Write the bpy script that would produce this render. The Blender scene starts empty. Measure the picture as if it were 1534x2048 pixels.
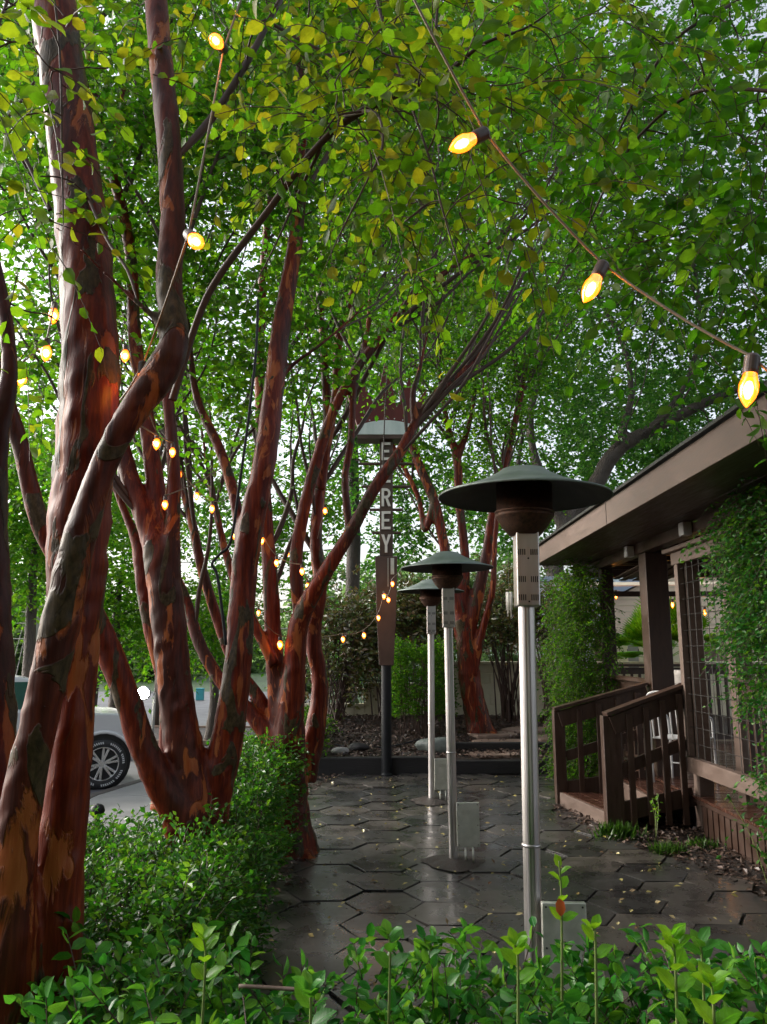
import bpy, math, random
import numpy as np
from mathutils import Vector, Matrix

# ------------------------------------------------------------------ camera
SC = bpy.context.scene
R = math.radians
PITCH = R(10.03); FPX = 1577.0; EYE = 1.65
cam_d = bpy.data.cameras.new('camera'); cam = bpy.data.objects.new('camera', cam_d)
SC.collection.objects.link(cam); SC.camera = cam
cam.location = (0, 0, EYE); cam.rotation_euler = (R(90) + PITCH, 0, 0)
cam_d.sensor_fit = 'VERTICAL'; cam_d.angle = 2 * math.atan(1024 / FPX)
cam_d.clip_start = 0.05; cam_d.clip_end = 600

# ------------------------------------------------------------------ world, sun, exposure
SUN_EL, SUN_AZ = R(27), R(-68)          # azimuth measured from +Y towards +X
w = bpy.data.worlds.new('World'); SC.world = w; w.use_nodes = True
nt = w.node_tree; nt.nodes.clear()
sky = nt.nodes.new('ShaderNodeTexSky'); sky.sky_type = 'NISHITA'; sky.sun_disc = False
sky.sun_elevation = SUN_EL; sky.sun_rotation = SUN_AZ
sky.dust_density = 4.0; sky.air_density = 1.0
hs = nt.nodes.new('ShaderNodeHueSaturation'); hs.inputs['Saturation'].default_value = 0.42   # overcast
bg = nt.nodes.new('ShaderNodeBackground'); bg.inputs['Strength'].default_value = 0.15
ow = nt.nodes.new('ShaderNodeOutputWorld')
nt.links.new(sky.outputs[0], hs.inputs['Color']); nt.links.new(hs.outputs[0], bg.inputs['Color'])
nt.links.new(bg.outputs[0], ow.inputs['Surface'])
sd = bpy.data.lights.new('sun', 'SUN'); so = bpy.data.objects.new('sun', sd); SC.collection.objects.link(so)
sd.energy = 0.65; sd.angle = R(18); sd.color = (1.0, 0.95, 0.88)
sdir = Vector((math.sin(SUN_AZ) * math.cos(SUN_EL), math.cos(SUN_AZ) * math.cos(SUN_EL), math.sin(SUN_EL)))
so.rotation_euler = (-sdir).to_track_quat('-Z', 'Y').to_euler(); so.location = (-8, 4, 12)
SC.view_settings.view_transform = 'Standard'; SC.view_settings.look = 'None'
SC.view_settings.exposure = 1.32; SC.view_settings.gamma = 1.0
SC.render.engine = 'CYCLES'
cy = SC.cycles
cy.max_bounces = 10; cy.diffuse_bounces = 5; cy.glossy_bounces = 4; cy.transmission_bounces = 6; cy.transparent_max_bounces = 8
cy.use_denoising = True; cy.sample_clamp_indirect = 6.0
cy.caustics_reflective = False; cy.caustics_refractive = False

rng = np.random.default_rng(11); random.seed(5)

# ------------------------------------------------------------------ where things stand (rays of the photo's perspective)
def ray(px, py):
    u = (px - 767) / FPX; v = (1024 - py) / FPX
    return np.array((u, -math.sin(PITCH) * v + math.cos(PITCH), math.cos(PITCH) * v + math.sin(PITCH)))
def P(px, py, Y):
    d = ray(px, py); t = Y / d[1]
    return np.array((d[0] * t, Y, EYE + d[2] * t))
def PR(px, py, Y, wpx):
    d = ray(px, py); return wpx / 2 * (Y / d[1]) / FPX
def G(px, py, z=0.0):
    d = ray(px, py); t = (z - EYE) / d[2]
    return np.array((d[0] * t, d[1] * t, z))

# ------------------------------------------------------------------ node helper
def newmat(name):
    m = bpy.data.materials.new(name); m.use_nodes = True
    n = m.node_tree; n.nodes.clear()
    return m, n
def N(n, typ, **kw):
    x = n.nodes.new(typ)
    for k, v in kw.items():
        if k.startswith('i_'):
            x.inputs[k[2:].replace('_', ' ')].default_value = v
        else: setattr(x, k, v)
    return x
def L(n, a, b): n.links.new(a, b)
def ramp(n, stops, interp='LINEAR'):
    r = n.nodes.new('ShaderNodeValToRGB'); r.color_ramp.interpolation = interp
    e = r.color_ramp.elements
    while len(e) < len(stops): e.new(0.5)
    for i, (p, c) in enumerate(stops):
        e[i].position = p; e[i].color = (c[0], c[1], c[2], 1) if len(c) == 3 else c
    return r
def out(n, sh):
    o = n.nodes.new('ShaderNodeOutputMaterial'); n.links.new(sh, o.inputs['Surface']); return o
def coords(n, scale=(1, 1, 1), kind='Object'):
    tc = n.nodes.new('ShaderNodeTexCoord'); mp = n.nodes.new('ShaderNodeMapping')
    mp.inputs['Scale'].default_value = scale; n.links.new(tc.outputs[kind], mp.inputs['Vector'])
    return mp.outputs[0]
def noise(n, vec, scale, detail=4, rough=0.55, dist=0.0):
    x = n.nodes.new('ShaderNodeTexNoise'); x.inputs['Scale'].default_value = scale
    x.inputs['Detail'].default_value = detail; x.inputs['Roughness'].default_value = rough
    x.inputs['Distortion'].default_value = dist; n.links.new(vec, x.inputs['Vector'])
    return x
def bump(n, h, strength, dist=0.01):
    b = n.nodes.new('ShaderNodeBump'); b.inputs['Strength'].default_value = strength
    b.inputs['Distance'].default_value = dist; n.links.new(h, b.inputs['Height']); return b.outputs[0]
def mix(n, fac, a, b):
    x = n.nodes.new('ShaderNodeMix'); x.data_type = 'RGBA'
    if isinstance(fac, float): x.inputs[0].default_value = fac
    else: n.links.new(fac, x.inputs[0])
    for s, k in ((a, 6), (b, 7)):
        if isinstance(s, tuple): x.inputs[k].default_value = (*s, 1)
        else: n.links.new(s, x.inputs[k])
    return x.outputs[2]

def simple(name, c1, c2=None, scale=6, rough=(0.5, 0.7), stretch=(1, 1, 1), metal=0.0, bmp=0.2, bdist=0.004, spec=0.5, detail=5, island=0.0):
    m, n = newmat(name); v = coords(n, stretch)
    nz = noise(n, v, scale, detail, 0.6, 0.3)
    rp = ramp(n, [(0.3, c1), (0.7, c2 or c1)]); L(n, nz.outputs[0], rp.inputs[0])
    col = rp.outputs[0]
    if island:
        g = N(n, 'ShaderNodeNewGeometry'); h = N(n, 'ShaderNodeHueSaturation'); mr = N(n, 'ShaderNodeMapRange')
        mr.inputs[3].default_value = 1 - island; mr.inputs[4].default_value = 1 + island
        L(n, g.outputs['Random Per Island'], mr.inputs[0]); L(n, mr.outputs[0], h.inputs['Value']); L(n, col, h.inputs['Color']); col = h.outputs[0]
    n2 = noise(n, v, scale * 4.3, 4)
    rr = N(n, 'ShaderNodeMapRange'); rr.inputs[3].default_value = rough[0]; rr.inputs[4].default_value = rough[1]
    rr.inputs[1].default_value = 0.3; rr.inputs[2].default_value = 0.7
    L(n, nz.outputs[0], rr.inputs[0])
    b = N(n, 'ShaderNodeBsdfPrincipled'); b.inputs['Metallic'].default_value = metal
    b.inputs['Specular IOR Level'].default_value = spec
    L(n, col, b.inputs['Base Color']); L(n, rr.outputs[0], b.inputs['Roughness'])
    L(n, bump(n, n2.outputs[0], bmp, bdist), b.inputs['Normal'])
    out(n, b.outputs[0]); return m

def leafmat(name, cols, trans, gloss=0.22, rough=0.42, tmix=0.56, mott=28):
    m, n = newmat(name); g = N(n, 'ShaderNodeNewGeometry'); k = len(cols)
    r1 = ramp(n, [(i / (k - 1), c) for i, c in enumerate(cols)]); L(n, g.outputs['Random Per Island'], r1.inputs[0])
    r2 = ramp(n, [(i / (len(trans) - 1), c) for i, c in enumerate(trans)]); L(n, g.outputs['Random Per Island'], r2.inputs[0])
    nz = noise(n, coords(n), mott, 3, .6); am = N(n, 'ShaderNodeAttribute', attribute_name='midrib'); al = N(n, 'ShaderNodeAttribute', attribute_name='along')
    rib = N(n, 'ShaderNodeMapRange'); rib.inputs[1].default_value = .88; rib.inputs[2].default_value = .97; L(n, am.outputs['Fac'], rib.inputs[0])
    a1 = N(n, 'ShaderNodeMath', operation='MULTIPLY_ADD'); a1.inputs[1].default_value = 50.0; L(n, al.outputs['Fac'], a1.inputs[0])
    a2 = N(n, 'ShaderNodeMath', operation='MULTIPLY'); a2.inputs[1].default_value = 9.0; L(n, am.outputs['Fac'], a2.inputs[0]); L(n, a2.outputs[0], a1.inputs[2])
    sn = N(n, 'ShaderNodeMath', operation='SINE'); L(n, a1.outputs[0], sn.inputs[0])
    sv = N(n, 'ShaderNodeMapRange'); sv.inputs[1].default_value = .82; sv.inputs[2].default_value = 1.0; sv.inputs[4].default_value = .45; L(n, sn.outputs[0], sv.inputs[0])
    mxv = N(n, 'ShaderNodeMath', operation='MAXIMUM'); L(n, rib.outputs[0], mxv.inputs[0]); L(n, sv.outputs[0], mxv.inputs[1])
    gt = N(n, 'ShaderNodeMath', operation='GREATER_THAN'); gt.inputs[1].default_value = .001
    sm = N(n, 'ShaderNodeMath', operation='ADD'); L(n, am.outputs['Fac'], sm.inputs[0]); L(n, al.outputs['Fac'], sm.inputs[1]); L(n, sm.outputs[0], gt.inputs[0])
    vn = N(n, 'ShaderNodeMath', operation='MULTIPLY'); L(n, mxv.outputs[0], vn.inputs[0]); L(n, gt.outputs[0], vn.inputs[1])
    val = N(n, 'ShaderNodeMapRange'); val.inputs[1].default_value = .3; val.inputs[2].default_value = .7; val.inputs[3].default_value = .72; val.inputs[4].default_value = 1.25; L(n, nz.outputs[0], val.inputs[0])
    v2 = N(n, 'ShaderNodeMath', operation='MULTIPLY_ADD'); v2.inputs[1].default_value = .55; L(n, vn.outputs[0], v2.inputs[0]); L(n, val.outputs[0], v2.inputs[2])
    h1 = N(n, 'ShaderNodeHueSaturation'); L(n, v2.outputs[0], h1.inputs['Value']); L(n, r1.outputs[0], h1.inputs['Color'])
    h2 = N(n, 'ShaderNodeHueSaturation'); L(n, val.outputs[0], h2.inputs['Value']); L(n, r2.outputs[0], h2.inputs['Color'])
    b = N(n, 'ShaderNodeBsdfPrincipled'); b.inputs['Roughness'].default_value = rough
    b.inputs['Specular IOR Level'].default_value = gloss; L(n, h1.outputs[0], b.inputs['Base Color'])
    L(n, bump(n, vn.outputs[0], .5, .0012), b.inputs['Normal'])
    t = N(n, 'ShaderNodeBsdfTranslucent'); L(n, h2.outputs[0], t.inputs['Color'])
    mx = N(n, 'ShaderNodeMixShader'); mx.inputs[0].default_value = tmix
    L(n, b.outputs[0], mx.inputs[1]); L(n, t.outputs[0], mx.inputs[2]); out(n, mx.outputs[0]); return m

M = {}
M['leaf_near'] = leafmat('leaf_near', [(.04, .09, .008), (.06, .12, .010), (.09, .13, .010), (.15, .15, .012)],
                         [(.10, .29, .006), (.17, .36, .008), (.27, .40, .010), (.42, .40, .012)])
M['leaf_mid'] = leafmat('leaf_mid', [(.03, .08, .008), (.045, .11, .010), (.08, .14, .012)],
                        [(.065, .27, .007), (.12, .36, .009), (.22, .42, .013)])
M['leaf_oak'] = leafmat('leaf_oak', [(.03, .075, .018), (.045, .10, .022), (.07, .13, .028)],
                        [(.05, .22, .02), (.09, .29, .025), (.16, .37, .03)])
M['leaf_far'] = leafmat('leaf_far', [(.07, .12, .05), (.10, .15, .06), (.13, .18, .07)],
                        [(.16, .28, .08), (.2, .34, .1), (.25, .4, .12)], 0.2, 0.6)  # paler, greyer greens: distance haze put into the leaf colour
M['leaf_hedge'] = leafmat('leaf_hedge', [(.015, .075, .008), (.022, .10, .010), (.035, .13, .012), (.09, .19, .014)],
                          [(.04, .20, .01), (.07, .28, .01), (.12, .36, .015), (.24, .46, .02)], 0.35, 0.28, 0.35)
M['leaf_front'] = leafmat('leaf_front', [(.015, .11, .016), (.025, .14, .016), (.045, .19, .02), (.11, .27, .015)],
                          [(.04, .26, .02), (.08, .34, .02), (.14, .42, .025), (.28, .55, .03)], 0.3, 0.32, 0.35)
M['leaf_new'] = leafmat('leaf_new', [(.07, .26, .008), (.14, .32, .010)], [(.20, .55, .015), (.38, .62, .02)], 0.3, 0.35, 0.45)
M['leaf_magnolia'] = leafmat('leaf_magnolia', [(.05, .09, .025), (.15, .10, .04), (.08, .13, .03), (.20, .11, .06)],
                             [(.10, .22, .04), (.3, .2, .06), (.16, .28, .05), (.3, .2, .06)], 0.8, 0.25, 0.25)
M['leaf_dry'] = leafmat('leaf_dry', [(.50, .42, .10), (.60, .52, .25), (.14, .06, .03), (.50, .45, .12)], [(.2, .15, .05), (.2, .15, .05)], 0.5, 0.3, 0.15)
M['grass'] = leafmat('grass', [(.03, .08, .01), (.06, .13, .015)], [(.08, .2, .02), (.12, .28, .02)], 0.4, 0.4, 0.35)

def barkmat():
    m, n = newmat('crape_bark'); v = coords(n, (1, 1, .30))
    n1 = noise(n, v, 8.5, 6, .55, .8); n2 = noise(n, coords(n, (1, 1, .38)), 5.0, 5, .5, 1.4); n3 = noise(n, coords(n, (1, 1, .07)), 42, 6, .65)
    n4 = noise(n, coords(n, (3, 3, .5)), 2.6, 3); n5 = noise(n, v, 2.2, 2, .5, .4); n6 = noise(n, coords(n, (1, 1, .5)), 60, 4, .6)
    red = ramp(n, [(.3, (.035, .004, .002)), (.5, (.115, .013, .004)), (.68, (.22, .036, .008))]); L(n, n3.outputs[0], red.inputs[0])
    dark = ramp(n, [(.3, (.022, .006, .004)), (.7, (.085, .022, .013))]); L(n, n3.outputs[0], dark.inputs[0])
    tan = ramp(n, [(.3, (.24, .045, .010)), (.7, (.36, .11, .03))]); L(n, n3.outputs[0], tan.inputs[0])
    grey = ramp(n, [(.35, (.026, .018, .008)), (.65, (.080, .052, .024))]); L(n, n6.outputs[0], grey.inputs[0])
    k0 = ramp(n, [(.38, (0, 0, 0)), (.50, (1, 1, 1))]); L(n, n5.outputs[0], k0.inputs[0])
    k1 = ramp(n, [(.575, (0, 0, 0)), (.605, (1, 1, 1))]); L(n, n1.outputs[0], k1.inputs[0])
    k2 = ramp(n, [(.575, (0, 0, 0)), (.59, (1, 1, 1))]); L(n, n2.outputs[0], k2.inputs[0])
    c = mix(n, k0.outputs[0], dark.outputs[0], red.outputs[0]); c = mix(n, k1.outputs[0], c, tan.outputs[0]); c = mix(n, k2.outputs[0], c, grey.outputs[0])
    b = N(n, 'ShaderNodeBsdfPrincipled'); L(n, c, b.inputs['Base Color'])
    rr = N(n, 'ShaderNodeMapRange'); rr.inputs[3].default_value = .32; rr.inputs[4].default_value = .6; L(n, n4.outputs[0], rr.inputs[0])
    L(n, rr.outputs[0], b.inputs['Roughness']); b.inputs['Specular IOR Level'].default_value = .2
    m1 = N(n, 'ShaderNodeMath', operation='MULTIPLY_ADD'); m1.inputs[1].default_value = .8
    L(n, n3.outputs[0], m1.inputs[0]); L(n, k2.outputs[0], m1.inputs[2])
    ad2 = N(n, 'ShaderNodeMath', operation='SUBTRACT'); L(n, m1.outputs[0], ad2.inputs[0]); L(n, k1.outputs[0], ad2.inputs[1])
    L(n, bump(n, ad2.outputs[0], .7, .005), b.inputs['Normal']); out(n, b.outputs[0]); return m
M['bark'] = barkmat()
M['bark_dark'] = simple('bark_dark', (.035, .025, .02), (.08, .06, .045), 9, (.5, .8), (1, 1, .3), bmp=1.0, bdist=.06, detail=8)
M['twig'] = simple('twig', (.035, .014, .010), (.075, .036, .022), 14, (.5, .7), (1, 1, .4), bmp=.3)
M['shoot'] = simple('shoot', (.12, .18, .04), (.16, .2, .05), 20)
M['wood'] = simple('brown_painted_wood', (.032, .014, .008), (.062, .032, .021), 5, (.32, .6), (6, .7, 1), bmp=.35, bdist=.003)
M['wood_light'] = simple('weathered_wood', (.10, .064, .048), (.16, .11, .086), 6, (.45, .7), (4, .6, 4), bmp=.4, bdist=.003)
M['deckboard'] = simple('wet_deck_board', (.045, .018, .012), (.10, .045, .03), 5, (.12, .3), (.5, 8, 1), bmp=.2)
M['timber'] = simple('black_timber', (.006, .005, .006), (.020, .017, .017), 8, (.5, .75), (.4, 3, 3), bmp=.6, bdist=.008)
M['steel'] = simple('stainless_steel', (.50, .47, .46), (.66, .63, .62), 5, (.30, .46), (3, 3, .3), 1.0, .06, .002)
M['steel_dull'] = simple('dull_galvanised_steel', (.60, .61, .54), (.74, .74, .66), 18, (.38, .55), metal=.8, bmp=.1)
M['hood'] = simple('grey_green_hood', (.13, .165, .15), (.24, .28, .26), 7, (.4, .6), metal=.35, bmp=.1)
M['hood_under'] = simple('dark_metal', (.02, .022, .02), (.045, .045, .04), 8, (.4, .6), metal=.5, bmp=.1)  # near-black metal, used below the hoods and on roofs
M['burner'] = simple('rusty_burner_mesh', (.05, .03, .022), (.14, .07, .045), 60, (.35, .6), metal=.7, bmp=.6)
M['slot'] = simple('dark_slot', (.012, .012, .012), (.02, .02, .02))
M['black_pole'] = simple('black_paint', (.006, .007, .009), (.014, .015, .018), 8, (.45, .6), spec=.3)
M['sign_brown'] = simple('dark_brown_sign_metal', (.055, .032, .025), (.10, .06, .045), 4, (.35, .55), bmp=.1)
M['sign_red'] = simple('faded_dark_red_paint', (.075, .009, .008), (.13, .018, .014), 6, (.45, .65))
M['sign_white'] = simple('weathered_white_enamel', (.50, .60, .56), (.74, .80, .76), 7, (.4, .6), (1, 1, .3), detail=8)
M['letter'] = simple('off_white_letter', (.72, .68, .60), (.82, .78, .70), 10, (.4, .6))
M['wall'] = simple('cream_painted_masonry', (.66, .60, .42), (.80, .74, .56), 1.6, (.7, .9), bmp=.5, bdist=.01, detail=9)
M['siding'] = simple('cream_siding', (.74, .58, .42), (.82, .66, .50), 2, (.6, .8))
M['white_panel'] = simple('white_metal_panel', (.55, .57, .62), (.68, .7, .74), 2, (.4, .6))
M['roof_metal'] = simple('blue_grey_roof', (.30, .37, .48), (.38, .46, .56), 2, (.4, .6))
M['concrete'] = simple('pale_concrete', (.25, .245, .24), (.34, .33, .32), 2.5, (.5, .8), bmp=.3, detail=8)
M['road'] = simple('sun_bleached_asphalt', (.10, .097, .108), (.16, .153, .165), 1.2, (.35, .65), bmp=.2, detail=9)
M['kerb'] = simple('dark_wet_kerb', (.06, .05, .045), (.14, .12, .11), 5, (.4, .7))
M['mulch'] = simple('dark_bark_mulch', (.010, .006, .004), (.050, .030, .021), 22, (.35, .65), bmp=1.0, bdist=.03, detail=8)
M['mulch_chip'] = simple('mulch_chip', (.04, .022, .015), (.15, .095, .07), 12, (.3, .6), island=.5)
M['lawn'] = simple('lawn', (.06, .13, .02), (.10, .20, .04), 1.5, (.8, .95), bmp=.8, bdist=.05, detail=8)
M['rock'] = simple('grey_green_stone', (.10, .12, .11), (.24, .26, .23), 5, (.4, .7), bmp=.6, bdist=.02)
M['brick'] = simple('worn_pinkish_paver', (.20, .13, .10), (.30, .21, .16), 6, (.3, .6), bmp=.4)
M['car_paint'] = simple('silver_car_paint', (.66, .67, .68), (.72, .73, .74), 1, (.16, .22), metal=.2, bmp=0.0)
M['glass_dark'] = simple('green_tinted_glass', (.02, .07, .06), (.03, .10, .085), 1, (.04, .08), bmp=0.0, spec=.9)
M['rubber'] = simple('black_tyre_rubber', (.015, .015, .016), (.03, .03, .032), 10, (.5, .7))
M['alloy'] = simple('alloy_wheel', (.6, .6, .6), (.7, .7, .7), 3, (.2, .3), metal=1.0, bmp=0)
M['white_paint'] = simple('white_painted_metal', (.52, .52, .52), (.66, .66, .66), 9, (.4, .6))
M['wire'] = simple('thin_steel_wire', (.035, .033, .03), (.07, .065, .06), 20, (.4, .6), metal=.6)
M['cable'] = simple('pale_brown_cable', (.16, .12, .08), (.24, .18, .12), 20, (.4, .6))
M['socket'] = simple('brown_bulb_socket', (.05, .03, .025), (.09, .055, .045), 20, (.35, .5))
M['pole_pale'] = simple('weathered_utility_pole', (.34, .33, .31), (.46, .45, .42), 4, (.7, .9), (1, 1, .2))
M['turquoise'] = simple('turquoise_paint', (.05, .35, .42), (.07, .40, .48))
M['orange'] = simple('orange_plastic', (.75, .12, .03), (.85, .18, .05))
M['terracotta'] = simple('white_ceramic_planter', (.55, .50, .45), (.65, .6, .55), 5)
M['cream_canopy'] = simple('cream_fabric', (.6, .5, .38), (.7, .6, .46), 3)

def emis(name, c, s, c2=None):
    m, n = newmat(name); e = N(n, 'ShaderNodeEmission'); e.inputs['Color'].default_value = (*c, 1); e.inputs['Strength'].default_value = s
    out(n, e.outputs[0]); return m
M['bulb'] = emis('glowing_amber_bulb', (1.0, .50, .10), 5.0)
M['filament'] = emis('glowing_filament', (1.0, .60, .24), 13.0)
M['bulb_far'] = emis('glowing_small_bulb', (1.0, .30, .04), 9.0)
M['floodlamp'] = emis('white_lamp_face', (1.0, .97, .85), 120.0)

def glassbulb():
    m, n = newmat('amber_bulb_glass')
    t = N(n, 'ShaderNodeBsdfTransparent'); t.inputs['Color'].default_value = (1, .62, .2, 1)
    e = N(n, 'ShaderNodeEmission'); e.inputs['Color'].default_value = (1.0, .19, .008, 1); e.inputs['Strength'].default_value = 1.3
    g = N(n, 'ShaderNodeBsdfGlossy'); g.inputs['Roughness'].default_value = .05
    a = N(n, 'ShaderNodeAddShader'); L(n, t.outputs[0], a.inputs[0]); L(n, e.outputs[0], a.inputs[1])
    mx = N(n, 'ShaderNodeMixShader'); fr = N(n, 'ShaderNodeFresnel'); ml = N(n, 'ShaderNodeMath', operation='MULTIPLY'); ml.inputs[1].default_value = .3; L(n, fr.outputs[0], ml.inputs[0]); L(n, ml.outputs[0], mx.inputs[0])
    L(n, a.outputs[0], mx.inputs[1]); L(n, g.outputs[0], mx.inputs[2]); out(n, mx.outputs[0]); return m
M['bulb_glass'] = glassbulb()

def pavermat():
    m, n = newmat('wet_stone_paver'); v = coords(n)
    g = N(n, 'ShaderNodeNewGeometry')
    rp = ramp(n, [(0, (.030, .030, .031)), (.5, (.052, .050, .050)), (1, (.090, .080, .072))]); L(n, g.outputs['Random Per Island'], rp.inputs[0])
    n1 = noise(n, v, 3.0, 8, .65); n2 = noise(n, v, 38, 5, .6); n3 = noise(n, v, 1.1, 3)
    dk = ramp(n, [(.35, (.45, .45, .45)), (.65, (1.25, 1.2, 1.12))]); L(n, n1.outputs[0], dk.inputs[0])
    x = N(n, 'ShaderNodeMix'); x.data_type = 'RGBA'; x.blend_type = 'MULTIPLY'; x.inputs[0].default_value = 1
    L(n, rp.outputs[0], x.inputs[6]); L(n, dk.outputs[0], x.inputs[7])
    b = N(n, 'ShaderNodeBsdfPrincipled'); L(n, x.outputs[2], b.inputs['Base Color'])
    rr = N(n, 'ShaderNodeMapRange'); rr.inputs[1].default_value = .35; rr.inputs[2].default_value = .65
    rr.inputs[3].default_value = .16; rr.inputs[4].default_value = .46; L(n, n1.outputs[0], rr.inputs[0])
    L(n, rr.outputs[0], b.inputs['Roughness']); b.inputs['Specular IOR Level'].default_value = .6; b.inputs['Coat Weight'].default_value = .3; b.inputs['Coat Roughness'].default_value = .2; b.inputs['Coat IOR'].default_value = 1.4
    ad = N(n, 'ShaderNodeMath', operation='MULTIPLY_ADD'); ad.inputs[1].default_value = .35; L(n, n2.outputs[0], ad.inputs[0]); L(n, n1.outputs[0], ad.inputs[2])
    L(n, bump(n, ad.outputs[0], .3, .003), b.inputs['Normal']); out(n, b.outputs[0]); return m
M['paver'] = pavermat()

# ------------------------------------------------------------------ mesh helpers
COL = SC.collection
def np_mesh(name, V, faces):
    """faces: list of int arrays (n,k)"""
    me = bpy.data.meshes.new(name)
    V = np.asarray(V, np.float32); me.vertices.add(len(V)); me.vertices.foreach_set('co', V.ravel())
    faces = [np.asarray(f, np.int32) for f in faces if len(f)]
    tot = sum(f.size for f in faces); nf = sum(len(f) for f in faces)
    me.loops.add(tot); me.polygons.add(nf)
    me.loops.foreach_set('vertex_index', np.concatenate([f.ravel() for f in faces]))
    lt = np.concatenate([np.full(len(f), f.shape[1], np.int32) for f in faces])
    ls = np.concatenate(([0], np.cumsum(lt)[:-1])).astype(np.int32)
    me.polygons.foreach_set('loop_start', ls); me.polygons.foreach_set('loop_total', lt)
    me.update(calc_edges=True); return me

def setp(o, label=None, cat=None, group=None, kind=None):
    for k, v in (('label', label), ('category', cat), ('group', group), ('kind', kind)):
        if v: o[k] = v
    return o
def thing(name, loc, label, cat, group=None):
    o = bpy.data.objects.new(name, None); o.empty_display_size = .2; COL.objects.link(o); o.location = loc
    return setp(o, label, cat, group)

def link(name, me, mat, parent=None, local=False, smooth=False, bevel=0.0, mods=None):
    o = bpy.data.objects.new(name, me); COL.objects.link(o)
    if mat is not None:
        for mm in (mat if isinstance(mat, (list, tuple)) else [mat]): me.materials.append(mm)
    if parent is not None:
        o.parent = parent
        if not local:
            off = Vector((0, 0, 0)); p = parent
            while p: off += p.location; p = p.parent
            o.location = -off
    me.polygons.foreach_set('use_smooth', np.full(len(me.polygons), bool(smooth)))
    if bevel:
        b = o.modifiers.new('bevel', 'BEVEL'); b.width = bevel; b.segments = 2; b.limit_method = 'ANGLE'; b.angle_limit = R(40)
    return o

class MB:
    def __init__(s): s.v = []; s.f = {}; s.n = 0; s.mi = 0; s.mats = {}
    def add(s, V, F):
        V = np.asarray(V, float).reshape(-1, 3)
        for f in F: s.f.setdefault(len(f), []).append([i + s.n for i in f])
        s.v.append(V); s.n += len(V); return s
    def box(s, x0, x1, y0, y1, z0, z1):
        V = [(x, y, z) for z in (z0, z1) for y in (y0, y1) for x in (x0, x1)]
        return s.add(V, [(0, 2, 3, 1), (4, 5, 7, 6), (0, 1, 5, 4), (2, 6, 7, 3), (0, 4, 6, 2), (1, 3, 7, 5)])
    def beam(s, a, b, w, h, up=(0, 0, 1)):
        a = np.array(a, float); b = np.array(b, float); d = b - a; d /= np.linalg.norm(d)
        sd_ = np.cross(d, up); 
        if np.linalg.norm(sd_) < 1e-4: sd_ = np.cross(d, (0, 1, 0))
        sd_ /= np.linalg.norm(sd_); u = np.cross(sd_, d)
        V = [p + sd_ * (w / 2 * i) + u * (h / 2 * j) for p in (a, b) for j in (-1, 1) for i in (-1, 1)]
        return s.add(V, [(0, 1, 3, 2), (4, 6, 7, 5), (0, 4, 5, 1), (2, 3, 7, 6), (0, 2, 6, 4), (1, 5, 7, 3)])
    def tube(s, path, rad, n=8, caps=True):
        V, q = tube_arr(path, rad, n)
        F = [tuple(x) for x in q]
        if caps:
            F.append(tuple(range(n))[::-1]); F.append(tuple(range(len(V) - n, len(V))))
        return s.add(V, F)
    def lathe(s, prof, c=(0, 0, 0), n=32, axis='z', flute=None):
        V = []; m = len(prof)
        for i in range(n):
            a = 2 * math.pi * i / n
            for r, z in prof:
                rr = r * (flute[i % len(flute)] if flute and r > 1e-4 else 1)
                p = (rr * math.cos(a), rr * math.sin(a), z)
                if axis == 'y': p = (p[0], p[2], p[1])
                if axis == 'x': p = (p[2], p[0], p[1])
                V.append((p[0] + c[0], p[1] + c[1], p[2] + c[2]))
        F = [(i * m + j, ((i + 1) % n) * m + j, ((i + 1) % n) * m + j + 1, i * m + j + 1) for i in range(n) for j in range(m - 1)]
        return s.add(V, F)
    def prism(s, poly, depth, o=(0, 0, 0), ax=((1, 0, 0), (0, 0, 1), (0, 1, 0))):
        ax = np.array(ax, float); o = np.array(o, float); k = len(poly)
        V = [o + ax[0] * p[0] + ax[1] * p[1] + ax[2] * d for d in (0, depth) for p in poly]
        F = [tuple(range(k)), tuple(range(k, 2 * k))[::-1]] + [(i, i + k, (i + 1) % k + k, (i + 1) % k) for i in range(k)]
        return s.add(V, F)
    def mesh(s, name): return np_mesh(name, np.concatenate(s.v), [np.array(f) for f in s.f.values()])
    def build(s, name, mat, parent=None, **kw): return link(name, s.mesh(name), mat, parent, **kw)

def frames(path):
    path = np.asarray(path, float); t = np.gradient(path, axis=0); t /= np.linalg.norm(t, axis=1)[:, None] + 1e-9
    ref = np.array((0.13, 0.97, 0.2)) if abs(t[0][2]) > .6 else np.array((0, 0, 1.0))
    u = np.cross(t[0], ref); u /= np.linalg.norm(u); U = [u]
    for i in range(1, len(t)):
        u = u - t[i] * np.dot(u, t[i]); nn = np.linalg.norm(u); u = u / nn if nn > 1e-6 else U[-1]; U.append(u)
    U = np.array(U); return t, U, np.cross(t, U)
def tube_arr(path, rad, n=8, wob=0.0):
    path = np.asarray(path, float); rad = np.broadcast_to(np.asarray(rad, float), (len(path),))
    t, U, W = frames(path); a = np.arange(n) * 2 * math.pi / n
    rr = rad[:, None] * (1 + (wob * rng.standard_normal((len(path), n)) if wob else 0))
    V = path[:, None] + rr[..., None] * (np.cos(a)[None, :, None] * U[:, None] + np.sin(a)[None, :, None] * W[:, None])
    m = len(path); i = np.arange(m - 1)[:, None] * n; j = np.arange(n)[None]; j2 = (j + 1) % n
    q = np.stack([i + j, i + j2, i + n + j2, i + n + j], -1).reshape(-1, 4)
    return V.reshape(-1, 3), q
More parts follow.
